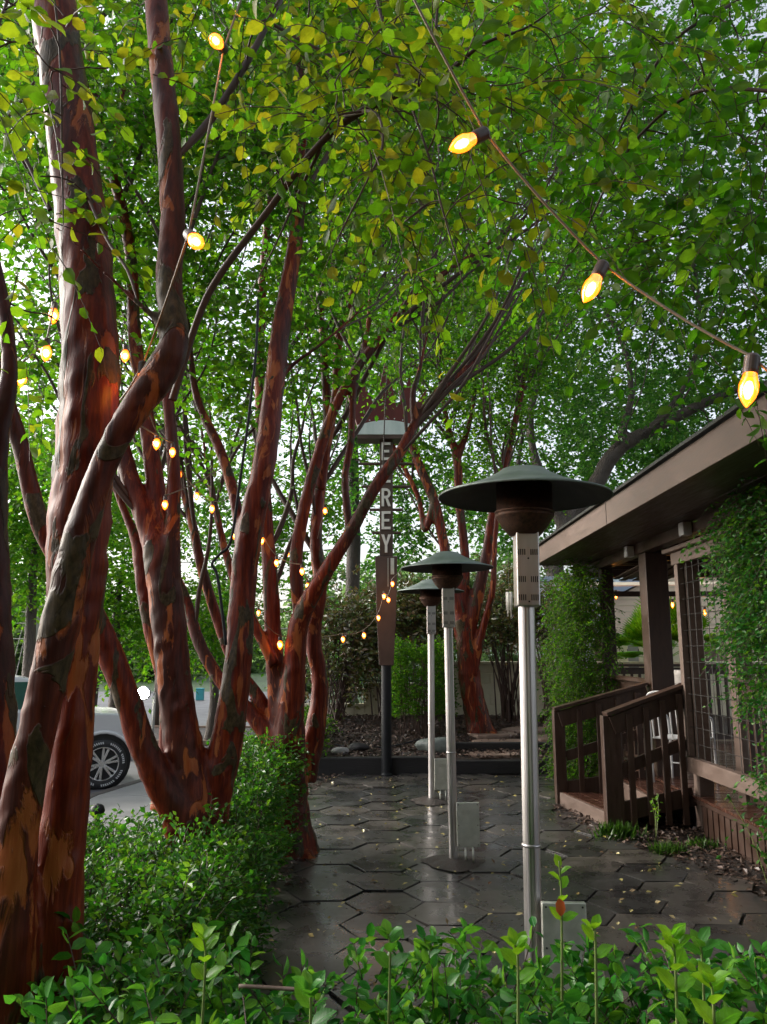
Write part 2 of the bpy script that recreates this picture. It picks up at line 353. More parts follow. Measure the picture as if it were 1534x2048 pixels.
def spline(pts, k=6):
    pts = np.asarray(pts, float); n = len(pts)
    if n < 3:
        tt = np.linspace(0, 1, k + 1)[:, None]; return pts[0] * (1 - tt) + pts[-1] * tt
    ext = np.vstack([2 * pts[0] - pts[1], pts, 2 * pts[-1] - pts[-2]]); o = []
    for i in range(n - 1):
        p0, p1, p2, p3 = ext[i:i + 4]
        for t in np.linspace(0, 1, k, endpoint=False):
            o.append(.5 * ((2 * p1) + (-p0 + p2) * t + (2 * p0 - 5 * p1 + 4 * p2 - p3) * t * t + (-p0 + 3 * p1 - 3 * p2 + p3) * t ** 3))
    o.append(pts[-1]); return np.array(o)

# ------------------------------------------------------------------ leaves
DET_V = np.array([(0, 0, 0), (.3, 0, -.02), (.65, 0, -.03), (1, 0, -.14), (.25, .24, .07), (.62, .26, .06), (.25, -.24, .07), (.62, -.26, .06), (.86, .12, -.02), (.86, -.12, -.02)])
DET_Q = np.array([(1, 2, 5, 4), (1, 6, 7, 2), (2, 3, 8, 5), (2, 7, 9, 3)]); DET_T = np.array([(0, 1, 4), (0, 6, 1)])
FAR_V = np.array([(0, 0, 0), (.5, .27, .08), (1, 0, -.04), (.5, -.27, .08)]); FAR_T = np.array([(0, 2, 1), (0, 3, 2)])
def unit(a): return a / (np.linalg.norm(a, axis=-1, keepdims=True) + 1e-9)
def leaves(pos, d, nrm, size, detail=False, width=1.0):
    """leaf blades at pos pointing along d with face normal nrm"""
    x = unit(d); z = unit(nrm - x * np.sum(nrm * x, 1, keepdims=True)); y = np.cross(z, x)
    T = (DET_V if detail else FAR_V) * np.array((1, width, 1))
    size = np.broadcast_to(size, (len(pos),))
    V = pos[:, None] + size[:, None, None] * (T[None, :, 0:1] * x[:, None] + T[None, :, 1:2] * y[:, None] + T[None, :, 2:3] * z[:, None])
    off = (np.arange(len(pos)) * len(T))[:, None, None]
    if detail: F = [(DET_Q[None] + off).reshape(-1, 4), (DET_T[None] + off).reshape(-1, 3)]
    else: F = [(FAR_T[None] + off).reshape(-1, 3)]
    return V.reshape(-1, 3), F
def rvec(n): return unit(rng.standard_normal((n, 3)))
def spray_leaves(org, dr, length, per, size, detail=False, droop=.35, flat=.5, width=1.0, spread=.8):
    """org, dr (n,3): twigs; per leaves each. returns V,F and twig paths"""
    n = len(org); dr = unit(dr); up = np.array((0, 0, 1.0))
    side = unit(np.cross(dr, up) + .2 * rvec(n))
    t = (np.arange(per) + .5 + rng.uniform(-.3, .3, (n, per))) / per
    Ln = length * rng.uniform(.6, 1.2, (n, 1))
    base = org[:, None] + dr[:, None] * (t * Ln)[..., None] - up * (droop * Ln * t ** 2)[..., None]
    s = np.where(np.arange(per) % 2 == 0, 1.0, -1.0)[None, :, None]
    d = dr[:, None] * .55 + side[:, None] * s * spread + rng.standard_normal((n, per, 3)) * .35 - up * droop * .6
    nm = up * flat + rng.standard_normal((n, per, 3)) * .55
    sz = size * rng.uniform(.65, 1.2, n * per)
    V, F = leaves(base.reshape(-1, 3), d.reshape(-1, 3), nm.reshape(-1, 3), sz, detail, width)
    tt = np.linspace(0, 1, 4)
    tw = org[:, None] + dr[:, None] * (tt[None] * Ln)[..., None] - up * (droop * Ln * tt[None] ** 2)[..., None]
    return V, F, tw
class Acc:
    def __init__(s): s.v = []; s.f = []; s.n = 0
    def add(s, V, F):
        if not isinstance(F, list): F = [F]
        s.v.append(V); s.f += [f + s.n for f in F]; s.n += len(V)
    def tubes(s, paths, r0, r1, n=4):
        """vectorised thin tubes for paths (m,k,3)"""
        paths = np.asarray(paths); m, k, _ = paths.shape
        t = unit(np.gradient(paths, axis=1)); ref = np.array((.3, .5, .8)); U = unit(np.cross(t, ref)); W = np.cross(t, U)
        a = np.arange(n) * 2 * math.pi / n
        r0 = np.broadcast_to(r0, (m,)); r1 = np.broadcast_to(r1, (m,))
        rad = r0[:, None] + (r1 - r0)[:, None] * np.linspace(0, 1, k)[None]
        V = paths[:, :, None] + rad[..., None, None] * (np.cos(a)[:, None] * U[:, :, None] + np.sin(a)[:, None] * W[:, :, None])
        b = (np.arange(m) * k * n)[:, None, None]; i = (np.arange(k - 1) * n)[None, :, None]; j = np.arange(n)[None, None]; j2 = (j + 1) % n
        q = np.stack([b + i + j, b + i + j2, b + i + n + j2, b + i + n + j], -1).reshape(-1, 4)
        s.add(V.reshape(-1, 3), q)
    def build(s, name, mat, parent=None, **kw):
        me = np_mesh(name, np.concatenate(s.v), s.f)
        if name in ('crown', 'foliage', 'leaves') and s.n % len(DET_V) == 0 and kw.get('smooth'):
            k = s.n // len(DET_V)
            for nm, vals in (('midrib', 1 - np.minimum(1, np.abs(DET_V[:, 1]) / .24)), ('along', DET_V[:, 0])):
                at = me.attributes.new(nm, 'FLOAT', 'POINT'); at.data.foreach_set('value', np.tile(vals, k).astype(np.float32))
        return link(name, me, mat, parent, **kw)

# ------------------------------------------------------------------ trees
def stem_world(st, dy=0.0):
    """st: list of (px, py, Y, wpx)"""
    c = np.array([P(a, b, y + dy) for a, b, y, w_ in st]); r = np.array([PR(a, b, y + dy, w_) for a, b, y, w_ in st])
    q = np.column_stack([c, r])
    d = c[-1] - c[-2]; d /= np.linalg.norm(d); ln = min(1.6, 12 * r[-1] + .3); k = max(r[-1], .004)
    up = np.array((0, 0, 1.0)); s1 = np.array((d[1], -d[0], 0)) * math.sin(len(st) * 7.3 + st[0][0])
    e1 = c[-1] + (d + .15 * up + .25 * s1) * ln * .35; e2 = e1 + (d + .1 * up - .2 * s1) * ln * .35; e3 = e2 + (d + .3 * s1) * ln * .3
    q = np.vstack([q, [*e1, k * .72], [*e2, k * .45], [*e3, k * .18]])
    return spline(q, 7)
def bpos(a, b, c): return np.array((a - 1e5, b, c)) if a > 5e4 else P(a, b, c)   # crown lobes: photo ray + distance, or 1e5 + world
def make_tree(name, label, cat, base, stems, blobs, leafmat_, leaf, L_spray=.4, per=10, detail=False, group=None, bark='bark', voxel=.014,
              width=1.0, dens=1.0, extra=(), fan_z=1.9, fan=0, fan_len=2.2, branch_r=.02, twigs=True, tdens=5.0, wob=.04, world_stems=None, sprayr=.5, droop=.3, yellow=None):
    root = thing(name, tuple(base), label, cat, group)
    tr = Acc(); nodes = []; nr = []
    sw = [stem_world(s) for s in stems] + list(world_stems or [])
    for q in sw:
        V, F = tube_arr(q[:, :3], q[:, 3], 12, wob); 
        caps0 = np.array([list(range(12))[::-1]]); caps1 = np.array([list(range(len(V) - 12, len(V)))])
        tr.add(V, [F, caps0, caps1])
        hi = int(len(q) * .45); nodes += list(q[hi:, :3]); nr += list(q[hi:, 3])
    if sw:
        o = tr.build('trunk', M[bark], root, smooth=True)
        if voxel:
            rm = o.modifiers.new('join', 'REMESH'); rm.mode = 'VOXEL'; rm.voxel_size = voxel; rm.use_smooth_shade = True
            sm = o.modifiers.new('smooth', 'SMOOTH'); sm.iterations = 3; sm.factor = .6
    fans = []
    for kf in range(fan):
        tall = [q for q in sw if q[:, 2].max() > 2.6]; q = tall[int(rng.integers(0, len(tall)))]; i_ = int(len(q) * rng.uniform(.38, .86)); i_ = min(max(i_, 1, int(np.argmax(q[:, 2] > fan_z))), len(q) - 2)
        p = q[i_, :3].copy(); tg = unit((q[i_ + 1, :3] - q[i_ - 1, :3])[None])[0]; az = rng.uniform(0, 2 * math.pi)
        d = tg * .9 + np.array((math.cos(az), math.sin(az) * .7, .1)) * rng.uniform(.35, .7); d /= np.linalg.norm(d)
        ln = fan_len * rng.uniform(.6, 1.25); r0 = min(q[i_, 3] * .6, (.011 + .006 * fan_len) * rng.uniform(.5, 1.2)); pp = [p]
        for _ in range(7):
            p = p + d * ln / 7; d = d + np.array((0, 0, .07)) + rng.standard_normal(3) * .12; d /= np.linalg.norm(d); pp.append(p)
        pp = spline(pp, 3); rr = np.linspace(r0, .005, len(pp)); rr[0] *= .25; rr[1] *= .7; fans.append((pp, rr)); nodes += list(pp[5:]); nr += list(rr[5:])
    # branches grow towards targets inside the crown's lobes
    targets = []; tb = []
    for bi, (px, py, Y, r, tau) in enumerate(blobs):
        c = bpos(px, py, Y); k = max(3, int(tdens * r * r * 2 + 3))
        d = rvec(k) * (rng.uniform(0, 1, (k, 1)) ** .4) * r
        targets += list(c + d); tb += [bi] * k
    targets = np.array(targets); tb = np.array(tb)
    br = Acc(); nd = np.array(nodes); nrr = np.array(nr)
    for pp, rr in fans: br.add(*tube_arr(pp, rr, 7))
    for st_ in extra:
        q = stem_world(st_); br.add(*tube_arr(q[:, :3], q[:, 3], 8, .03)); nd = np.vstack([nd, q[::4, :3]]); nrr = np.concatenate([nrr, q[::4, 3]])
    parts3 = []; 
    dist = np.array([np.min(np.linalg.norm(nd - t, axis=1)) for t in targets]); order = np.argsort(dist)
    tips = np.zeros_like(targets); tdirs = np.zeros_like(targets)
    for i in order:
        t = targets[i]; dd = np.linalg.norm(nd - t, axis=1) + .5 * np.maximum(0, nd[:, 2] - t[2]); j = np.argmin(dd); a = nd[j]
        ln = np.linalg.norm(t - a)
        r0 = min(nrr[j] * .7, branch_r * (.35 + .3 * ln))
        mid = (a + t) / 2 + rvec(1)[0] * ln * .12 + np.array((0, 0, .10 * ln))
        m1 = (a + mid) / 2 + rvec(1)[0] * ln * .05; m2 = (mid + t) / 2 + rvec(1)[0] * ln * .05
        p = spline([a, m1, mid, m2, t], 3); rr = np.linspace(r0, max(.0025, r0 * .35), len(p))
        V, F = tube_arr(p, rr, 5); br.add(V, F)
        nd = np.vstack([nd, p[3::3]]); nrr = np.concatenate([nrr, rr[3::3]])
        tips[i] = t; tdirs[i] = p[-1] - p[-3]
    br_mat = 'twig' if bark == 'bark' else bark
    # leaves
    lv = Acc(); A1 = leaf * leaf * .27 * width
    for bi, (px, py, Y, r, tau) in enumerate(blobs):
        nl = int(dens * tau * math.pi * r * r / (.5 * A1)); ns = max(2, nl // per)
        idx = np.where(tb == bi)[0]; pick = idx[rng.integers(0, len(idx), ns)]
        sg = r * sprayr / max(1.0, len(idx) ** .33)
        org = tips[pick] + rng.standard_normal((ns, 3)) * sg
        dr = unit(org - tips[pick]) + .5 * unit(tdirs[pick]) + .5 * rvec(ns) * np.array((1, 1, .5))
        V, F, tw = spray_leaves(org, dr, L_spray, per, leaf, detail, droop, width=width)
        lv.add(V, F)
        if twigs: br.tubes(tw, .0022, .001, 3)
    bo = br.build('branch', M[br_mat], root, smooth=True)
    bo['kind'] = 'stuff'; del bo['kind']
    lv.build('crown', M[leafmat_], root, smooth=detail)
    return root

# ================================================================== SETTING: ground, roads, paving
def ground_z(x, y):
    s = np.clip((-2.0 - x) / .7, 0, 1); s = s * s * (3 - 2 * s)
    z = -.014 * (1 - s) - .64 * s
    z = z + np.clip((y - 48) / 40, 0, 1.5) * 1.2          # far rise behind the street
    z = z + .006 * np.sin(x * 7 + y * 3) * np.exp(-((x) ** 2 + (y - 6) ** 2) / 60) * (1 - s)
    return z
gx = np.concatenate([np.linspace(-220, -14, 24), np.linspace(-13, 12, 110), np.linspace(14, 220, 24)])
gy = np.concatenate([np.linspace(-40, -2, 8), np.linspace(-1, 22, 90), np.linspace(24, 300, 40)])
X, Y = np.meshgrid(gx, gy); Z = ground_z(X, Y)
V = np.stack([X, Y, Z], -1).reshape(-1, 3); nx = len(gx)
i = (np.arange(len(gy) - 1) * nx)[:, None] + np.arange(nx - 1)[None]
F = np.stack([i, i + 1, i + 1 + nx, i + nx], -1).reshape(-1, 4)
gm = np_mesh('ground', V, [F])
def groundmat():
    m, n = newmat('soil_and_lawn'); v = coords(n, kind='Object')
    n1 = noise(n, v, 24, 8, .7); n2 = noise(n, v, 1.5, 6)
    r1 = ramp(n, [(.3, (.010, .007, .006)), (.7, (.042, .028, .022))]); L(n, n1.outputs[0], r1.inputs[0])
    r2 = ramp(n, [(.3, (.02, .05, .008)), (.7, (.045, .10, .018))]); L(n, n2.outputs[0], r2.inputs[0])
    sx = N(n, 'ShaderNodeSeparateXYZ'); L(n, v, sx.inputs[0])
    mr = N(n, 'ShaderNodeMapRange'); mr.inputs[1].default_value = 24; mr.inputs[2].default_value = 26; L(n, sx.outputs[1], mr.inputs[0])
    c = mix(n, mr.outputs[0], r1.outputs[0], r2.outputs[0])
    b = N(n, 'ShaderNodeBsdfPrincipled'); b.inputs['Roughness'].default_value = .6; L(n, c, b.inputs['Base Color'])
    L(n, bump(n, n1.outputs[0], 1.0, .03), b.inputs['Normal']); out(n, b.outputs[0]); return m
setp(link('ground', gm, groundmat(), smooth=True), kind='structure')
mb = MB(); mb.box(-90, -2.75, 9.0, 46, -.9, -.60); setp(mb.build('road', M['road']), kind='structure')
mb = MB()
for y in np.arange(2, 12.2, 1.5): mb.box(-4.35, -2.72, y, y + 1.485, -.9, -.50)
mb.add([(-4.35, 12.52, -.9), (-2.72, 12.52, -.9), (-2.72, 15.4, -.9), (-3.7, 15.4, -.9), (-4.35, 12.52, -.5), (-2.72, 12.52, -.5), (-2.72, 15.4, -.5), (-3.7, 15.4, -.5)],
       [(0, 3, 2, 1), (4, 5, 6, 7), (0, 1, 5, 4), (1, 2, 6, 5), (2, 3, 7, 6), (3, 0, 4, 7)])
setp(mb.build('pavement', M['concrete'], bevel=.01), kind='structure')
mb = MB(); mb.beam((-4.45, 2, -.58), (-4.45, 12.5, -.58), .16, .17); mb.beam((-4.45, 12.5, -.58), (-3.8, 15.4, -.58), .16, .17)
setp(mb.build('kerb', M['kerb'], bevel=.02), kind='structure')
mb = MB(); mb.box(-9.5, -3.2, 20.0, 23.5, -.6, -.52); setp(mb.build('planting_strip', M['mulch']), kind='structure')
mb = MB(); mb.box(-9.7, -3.0, 19.8, 19.96, -.6, -.47); mb.box(-9.7, -3.0, 23.54, 23.7, -.6, -.47); mb.box(-20, -3.0, 17.3, 17.45, -.6, -.48)
setp(mb.build('street_kerb', M['brick'], bevel=.02), kind='structure')
mb = MB(); mb.box(-12, -4.9, 12.9, 12.99, -.6, -.594); setp(mb.build('road_marking', M['white_paint']), kind='structure')

# hexagonal paving, each stone a little tilted
def left_edge(y): return np.interp(y, [2, 4.5, 6, 7.2, 9, 10, 10.8, 11.2], [-1.1, -.95, -.80, -.72, -.95, -.92, -.75, -.5])
def right_edge(y): return np.interp(y, [2, 5, 6, 6.9, 7.3, 7.9, 9, 9.2, 11.3], [2.9, 2.7, 2.75, 2.45, 2.25, 2.12, 1.98, 2.6, 2.7])
pv = MB(); a_ = .272; hx = a_ * 1.5; hy = a_ * math.sqrt(3)
for ci in range(-5, 10):
    for ri in range(4, 26):
        cx = ci * hx; cyy = ri * hy + (hy / 2 if ci % 2 else 0)
        if cyy > 11.25 or cyy < 2.3: continue
        if cx < left_edge(cyy) - .12 or cx > right_edge(cyy) - .05: continue
        rr_ = random.Random(ci * 97 + ri); gap = rr_.uniform(.005, .012); rad = a_ - gap
        tx, ty = rr_.gauss(0, .009), rr_.gauss(0, .009); hz = rr_.uniform(-.004, .007); rot = rr_.gauss(0, .012)
        top = []; bot = []
        # worn outline: two points per side
        for k in range(6):
            for sft in (0, .5):
                a0 = math.pi / 3 * k + rot; a1 = math.pi / 3 * (k + 1) + rot
                px_ = rad * ((1 - sft) * math.cos(a0) + sft * math.cos(a1)); py_ = rad * ((1 - sft) * math.sin(a0) + sft * math.sin(a1))
                j = 1 + rr_.gauss(0, .010); px_ *= j; py_ *= j
                top.append((cx + px_, cyy + py_, hz + px_ * tx + py_ * ty)); bot.append((cx + px_ * 1.0, cyy + py_ * 1.0, -.06))
        k = 12
        inner = [(cx + (p[0] - cx) * .988, cyy + (p[1] - cyy) * .988, p[2] + .0012) for p in top]
        pv.add(bot + top + inner, [tuple(range(2 * k, 3 * k))] + [(i, (i + 1) % k, (i + 1) % k + k, i + k) for i in range(k)] +
               [(i + k, (i + 1) % k + k, (i + 1) % k + 2 * k, i + 2 * k) for i in range(k)])
setp(pv.build('path', M['paver']), kind='structure')

# raised mulch bed behind the timber edging, with a stone path on it
bx = np.linspace(-1.7, 6.5, 40); by = np.linspace(11.35, 15.6, 26); X, Y = np.meshgrid(bx, by)
Z = .17 + (Y - 11.35) * .075 + .02 * np.sin(X * 3.1) * np.sin(Y * 2.3) + .012 * rng.standard_normal(X.shape)
Z = np.where(X < -1.25, Z - (-1.25 - X) * .9, Z)
V = np.stack([X, Y, Z], -1).reshape(-1, 3); nx = len(bx)
i = (np.arange(len(by) - 1) * nx)[:, None] + np.arange(nx - 1)[None]
setp(link('raised_bed', np_mesh('raised_bed', V, [np.stack([i, i + 1, i + 1 + nx, i + nx], -1).reshape(-1, 4)]), M['mulch'], smooth=True), kind='structure')
def bed_z(x, y): return .17 + (y - 11.35) * .075

# loose chips and leaf litter: nobody could count it
def chips(n, xf, yr, zf, size, name, mat, label):
    ys = rng.uniform(yr[0], yr[1], n); xs = np.array([xf(y) for y in ys]); z = np.array([zf(x, y) for x, y in zip(xs, ys)])
    pos = np.column_stack([xs, ys, z + .008]); d = unit(rng.standard_normal((n, 3)) * (1, 1, .25)); nm = np.array((0, 0, 1.0)) + rng.standard_normal((n, 3)) * .35
    V, F = leaves(pos, d, nm, size * rng.uniform(.4, 1.3, n), False, 1.1)
    a = Acc(); a.add(V, F); o = a.build(name, mat); setp(o, label, 'litter', kind='stuff'); return o
chips(16000, lambda y: random.uniform(-1.2, 4.5), (11.4, 15.2), lambda x, y: bed_z(x, y) + random.uniform(0, .025), .062, 'mulch_chips', M['mulch_chip'], 'loose dark bark mulch scattered over the raised bed behind the timber edging')
chips(11000, lambda y: right_edge(y) + random.uniform(-.18, .9) if random.random() < .62 else left_edge(y) + random.uniform(-1.0, .1), (3.4, 11.1), lambda x, y: random.uniform(-.016, .012), .055, 'bark_litter', M['mulch_chip'], 'dark bark and dead leaves on the soil beside the paving')
chips(560, lambda y: random.uniform(-.75, 2.5), (3.2, 10.9), lambda x, y: .010, .044, 'fallen_leaves', M['leaf_dry'], 'small yellow and brown fallen leaves scattered on the wet paving')
chips(1500, lambda y: random.uniform(-.75, 2.4), (3.2, 10.9), lambda x, y: .006, .016, 'paving_debris', M['mulch_chip'], 'tiny dark seeds and crumbs scattered on the wet paving')

# timber edging: two steps
def plank(name, pts, w_, h_, label, cat, mat='timber', group=None):
    mb = MB()
    for a, b in zip(pts[:-1], pts[1:]): mb.beam(a, b, w_, h_)
    return setp(mb.build(name, M[mat], bevel=.012), label, cat, group)
plank('timber_edging', [(-1.12, 11.30, .09), (.62, 11.33, .10)], .14, .24, 'black landscaping timber left of the middle heater post, edging the mulch bed', 'timber edging', group='timber edging of the bed')
plank('timber_edging', [(.64, 11.30, .085), (3.2, 11.34, .085)], .14, .18, 'black timber forming the lower step right of the sign pole', 'timber edging', group='timber edging of the bed')
plank('timber_edging', [(1.0, 12.05, .26), (4.2, 12.10, .26)], .14, .14, 'black timber forming the upper step in front of the brown leaning tree', 'timber edging', group='timber edging of the bed')
def slab(name, loc, w_, d_, h_, label, cat, mat, rot=0, group=None, seed=1):
    rr_ = random.Random(seed); mb = MB(); k = 9
    pl = [(w_ / 2 * math.copysign(abs(math.cos(t)) ** .5, math.cos(t)) * rr_.uniform(.92, 1.05), d_ / 2 * math.copysign(abs(math.sin(t)) ** .5, math.sin(t)) * rr_.uniform(.92, 1.05)) for t in [2 * math.pi * i / k + .2 for i in range(k)]]
    mb.prism([(p[0], p[1]) for p in pl], h_, (0, 0, 0), ((1, 0, 0), (0, 1, 0), (0, 0, 1)))
    o = mb.build(name, M[mat], bevel=.012); o.location = loc; o.rotation_euler = (0, 0, rot); return setp(o, label, cat, group)
slab('step_stone', (1.58, 11.72, .165), .72, .42, .055, 'flat pinkish stone between the two black timber steps', 'stone', 'brick', .05, 'stones of the bed path', 2)
for k, (x, y, ww, dd, lb) in enumerate([(1.85, 12.5, .95, .55, 'broad pinkish stone just behind the upper timber step'), (1.75, 13.15, .8, .6, 'pinkish stone beside the foot of the leaning red tree'),
                                         (2.55, 12.85, .7, .6, 'pinkish stone right of the red tree, partly behind the nearest heater post'), (2.4, 13.6, .85, .7, 'pale flagstone farthest from the steps near the cream wall'),
                                         (3.1, 14.0, .8, .7, 'pale flagstone close to the vine covered corner')]):
    slab('path_stone', (x, y, bed_z(x, y) - .01), ww, dd, .06, lb, 'stone', 'brick', .3 * k, 'stones of the bed path', 5 + k)
def rock(loc, s, label, seed=0, mat='rock', group=None):
    import bmesh
    bm = bmesh.new(); bmesh.ops.create_icosphere(bm, subdivisions=3, radius=1); rr_ = np.random.default_rng(seed); dr = unit(rr_.standard_normal((9, 3)))
    for v in bm.verts:
        p = np.array(v.co); k = 1 - .22 * max(0, np.max(dr @ p) - .75) * 4 + .05 * math.sin(p[0] * 5 + seed) * math.sin(p[1] * 6); v.co = Vector(p * k * np.array(s))
    me = bpy.data.meshes.new('rock'); bm.to_mesh(me); bm.free()
    o = link('rock', me, M[mat], smooth=True); o.location = loc; return setp(o, label, 'rock', group)
rock((.78, 12.0, .26), (.34, .22, .17), 'large grey green boulder between the two rear heater posts', 3)
rock((-.62, 11.75, .24), (.13, .10, .07), 'small pale stone lying on the mulch left of the sign pole', 4, 'concrete')
rock((-.38, 11.95, .27), (.17, .12, .07), 'dark low stone beside the small pale one on the mulch', 6, 'timber')
mb = MB(); mb.tube(spline([(-.75, 12.3, .27), (-.45, 12.15, .25), (-.05, 12.1, .25), (.3, 12.35, .28), (.6, 12.8, .3)], 6), .012, 6)
setp(mb.build('drip_hose', M['black_pole'], smooth=True), 'thin black irrigation hose curving over the mulch behind the sign pole', 'hose')

# ================================================================== cream garden wall
root = thing('garden_wall', (1.5, 15.4, .3), 'low cream painted masonry wall stepping down to the left behind the bed', 'wall')
mb = MB()
def course(x0, x1, z0, z1, y0=15.3, th=.2):
    z = z0; k = 0
    while z < z1 - .01:
        x = x0; off = .0 if k % 2 else .2
        while x < x1 - .01:
            xe = min(x1, x + .4 - (off if x == x0 else 0)); mb.box(x + .004, xe - .004, y0, y0 + th, z + .004, min(z1, z + .2) - .004); x = xe
        z += .2; k += 1
course(-1.55, -.35, .05, .62); course(-.35, .82, .05, 1.0); course(.82, 3.55, .05, 1.40); course(3.9, 8, .05, 1.35)
mb.box(-1.55, 8, 15.31, 15.49, 0, .06)
mb.box(-.35, 8, 15.315, 15.485, .06, .98); mb.box(.82, 8, 15.316, 15.484, .9, 1.33); mb.box(-1.55, -.3, 15.315, 15.485, .06, .6)
mb.build('masonry', M['wall'], root, bevel=.008)
mb = MB(); mb.box(-1.6, -.36, 15.26, 15.54, .62, .68); mb.box(-.36, .81, 15.26, 15.54, 1.0, 1.06); mb.box(.80, 8, 15.26, 15.54, 1.40, 1.46); mb.build('coping', M['wall'], root, bevel=.01)
# wire fence on the wall's left part
root = thing('wire_fence', (-.5, 15.4, .68), 'thin black wire fence standing on the low left part of the cream wall', 'fence')
mb = MB()
for x in np.arange(-1.5, .8, .12): mb.tube([(x, 15.4, .62), (x, 15.4, 2.0)], .006, 4)
mb.build('wire', M['black_pole'], root)
for z in (1.1, 1.6, 1.98):
    mb = MB(); mb.tube([(-1.55, 15.38, z), (.82, 15.38, z)], .012, 5); mb.build('rail', M['black_pole'], root)
for x in (-1.5, -.35, .78):
    mb = MB(); mb.box(x - .025, x + .025, 15.42, 15.47, .6, 2.05); mb.build('post', M['black_pole'], root)

# ================================================================== the patio building on the right
XF = 2.95; DZ = .30
bld = thing('patio_building', (XF, 8, 0), 'dark brown timber patio shelter with a low eave, posts and railings on the right', 'patio shelter')
mb = MB(); mb.box(XF - .02, 7.2, 3.0, 12.6, DZ - .045, DZ - .005); mb.build('deck_frame', M['wood'], bld)
mb = MB()
for k, y in enumerate(np.arange(3.0, 12.6, .142)): mb.box(XF - .04, 7.2, y, y + .136, DZ - .003, DZ + .022 + .002 * (k % 3))
mb.build('deck_floor', M['deckboard'], bld, bevel=.003)
mb = MB(); mb.box(XF + .03, 7.1, 2.9, 12.5, -.1, DZ - .05); mb.build('foundation', M['timber'], bld)  # near-black fill: the dark recess under the deck is put into its colour
for k in range(38):
    mb = MB(); mb.box(XF - .02, XF + .005, 3.0 + k * .122, 3.0 + k * .122 + .095, -.03, DZ - .05); mb.build('skirting_board', M['wood'], bld)
# eave: fascia, soffit, roof
mb = MB(); mb.box(2.18, 2.215, 1.5, 11.42, 2.87, 3.10); f1 = mb.build('fascia', M['wood_light'], bld, bevel=.004)
for y in (4.1, 7.6):
    mb = MB(); mb.box(2.176, 2.179, y, y + .006, 2.875, 3.095); mb.build('joint', M['slot'], f1)
mb = MB(); mb.add([(2.14, 1.4, 3.105), (2.14, 11.5, 3.105), (7.6, 11.5, 4.3), (7.6, 1.4, 4.3), (2.14, 1.4, 3.13), (2.14, 11.5, 3.13), (7.6, 11.5, 4.33), (7.6, 1.4, 4.33)],
                  [(0, 1, 2, 3), (7, 6, 5, 4), (0, 4, 5, 1), (2, 6, 7, 3), (1, 5, 6, 2), (0, 3, 7, 4)])
mb.build('roof', M['hood_under'], bld)
mb = MB()
for k, (x0, x1) in enumerate([(2.217, 2.46), (2.463, 2.70), (2.703, 2.93)]): mb.box(x0, x1, 1.5, 11.40, 2.875 + .002 * (k % 2), 2.895)
mb.build('soffit', M['wood'], bld, bevel=.003)
mb = MB(); mb.box(2.2, 7.0, 11.36, 11.40, 2.90, 3.2); mb.build('end_fascia', M['wood'], bld)
mb = MB(); mb.box(2.93, 3.07, 1.5, 11.35, 2.76, 3.02); mb.build('header_beam', M['wood'], bld, bevel=.005)
mb = MB(); mb.box(3.0, 7.2, 1.5, 12.6, 3.05, 3.08)
for y in np.arange(1.8, 12.4, .61): mb.box(3.08, 7.1, y, y + .045, 2.90, 3.045)
mb.build('ceiling', M['wood'], bld)
for y in (5.2, 7.45, 9.2):
    mb = MB(); mb.box(2.84, 2.925, y - .06, y + .06, 2.74, 2.865); mb.build('rafter_end', M['white_panel'], bld, bevel=.004)
def post(x0, x1, y0, y1, z0, z1, parent=bld, mat='wood', name='post'):
    mb = MB(); mb.box(x0, x1, y0, y1, z0, z1); return mb.build(name, M[mat], parent, bevel=.008)
post(2.96, 3.21, 8.88, 9.13, DZ, 2.757)                       # thick square column beside the steps
post(2.96, 3.12, 10.70, 10.86, DZ, 2.757)
post(2.96, 3.10, 7.72, 7.86, 0, 2.62, mat='wood_light')
post(3.20, 3.36, 7.30, 7.46, DZ, 2.90, mat='wood_light')
post(2.98, 3.12, 3.3, 3.44, 0, 2.62)
post(6.9, 7.06, 12.35, 12.5, DZ, 3.0); post(6.9, 7.06, 8.4, 8.56, DZ, 3.0); post(4.75, 4.89, 12.35, 12.5, DZ, 3.0)
mb = MB()
for k in range(60): mb.box(-5 + k * .2, -5 + k * .2 + .192, -3.6, -3.5, 0, 3.5)
mb.box(-5, 7, -3.66, -3.605, 0, 3.5); mb.build('light_block_wall', M['wood'], bld)  # unseen wall behind the camera, added to cut the front light
mb = MB(); mb.box(-5.2, 7.2, -6, -2.9, 3.5, 3.6); mb.build('light_block_roof', M['hood_under'], bld)  # unseen overhang added with it, keeps sky light off from behind
# far end: header, thin bar, railing
mb = MB(); mb.box(3.0, 7.1, 12.38, 12.48, 2.80, 3.04); mb.build('end_header', M['wood'], bld)
mb = MB(); mb.box(3.0, 7.1, 12.40, 12.46, 2.50, 2.58); mb.build('cross_bar', M['wood'], bld)
def railing(a, b, z0, z1, parent, step=.13, mat='wood', bal=.035, cap=.14, topmat=None):
    a = np.array(a, float); b = np.array(b, float); ln = np.linalg.norm(b - a); r = thing_part('railing', parent)
    mb = MB(); mb.beam((*a, z1 + .02), (*b, z1 + .02), cap, .04); mb.beam((*a, z1 - .06), (*b, z1 - .06), .04, .10)
    mb.build('rail', M[topmat or mat], r); mb = MB(); mb.beam((*a, z0 + .04), (*b, z0 + .04), .04, .08); mb.build('rail', M[topmat or mat], r)
    mb = MB(); n_ = int(ln / step)
    for k in range(n_ + 1):
        p = a + (b - a) * (k + .5) / (n_ + 1); mb.beam((*p, z0 + .06), (*p, z1 - .08), bal, bal, up=(0, 1, 0))
    mb.build('baluster', M[mat], r); return r
def thing_part(name, parent):
    o = bpy.data.objects.new(name, None); COL.objects.link(o); o.parent = parent; o.empty_display_size = .1; return o
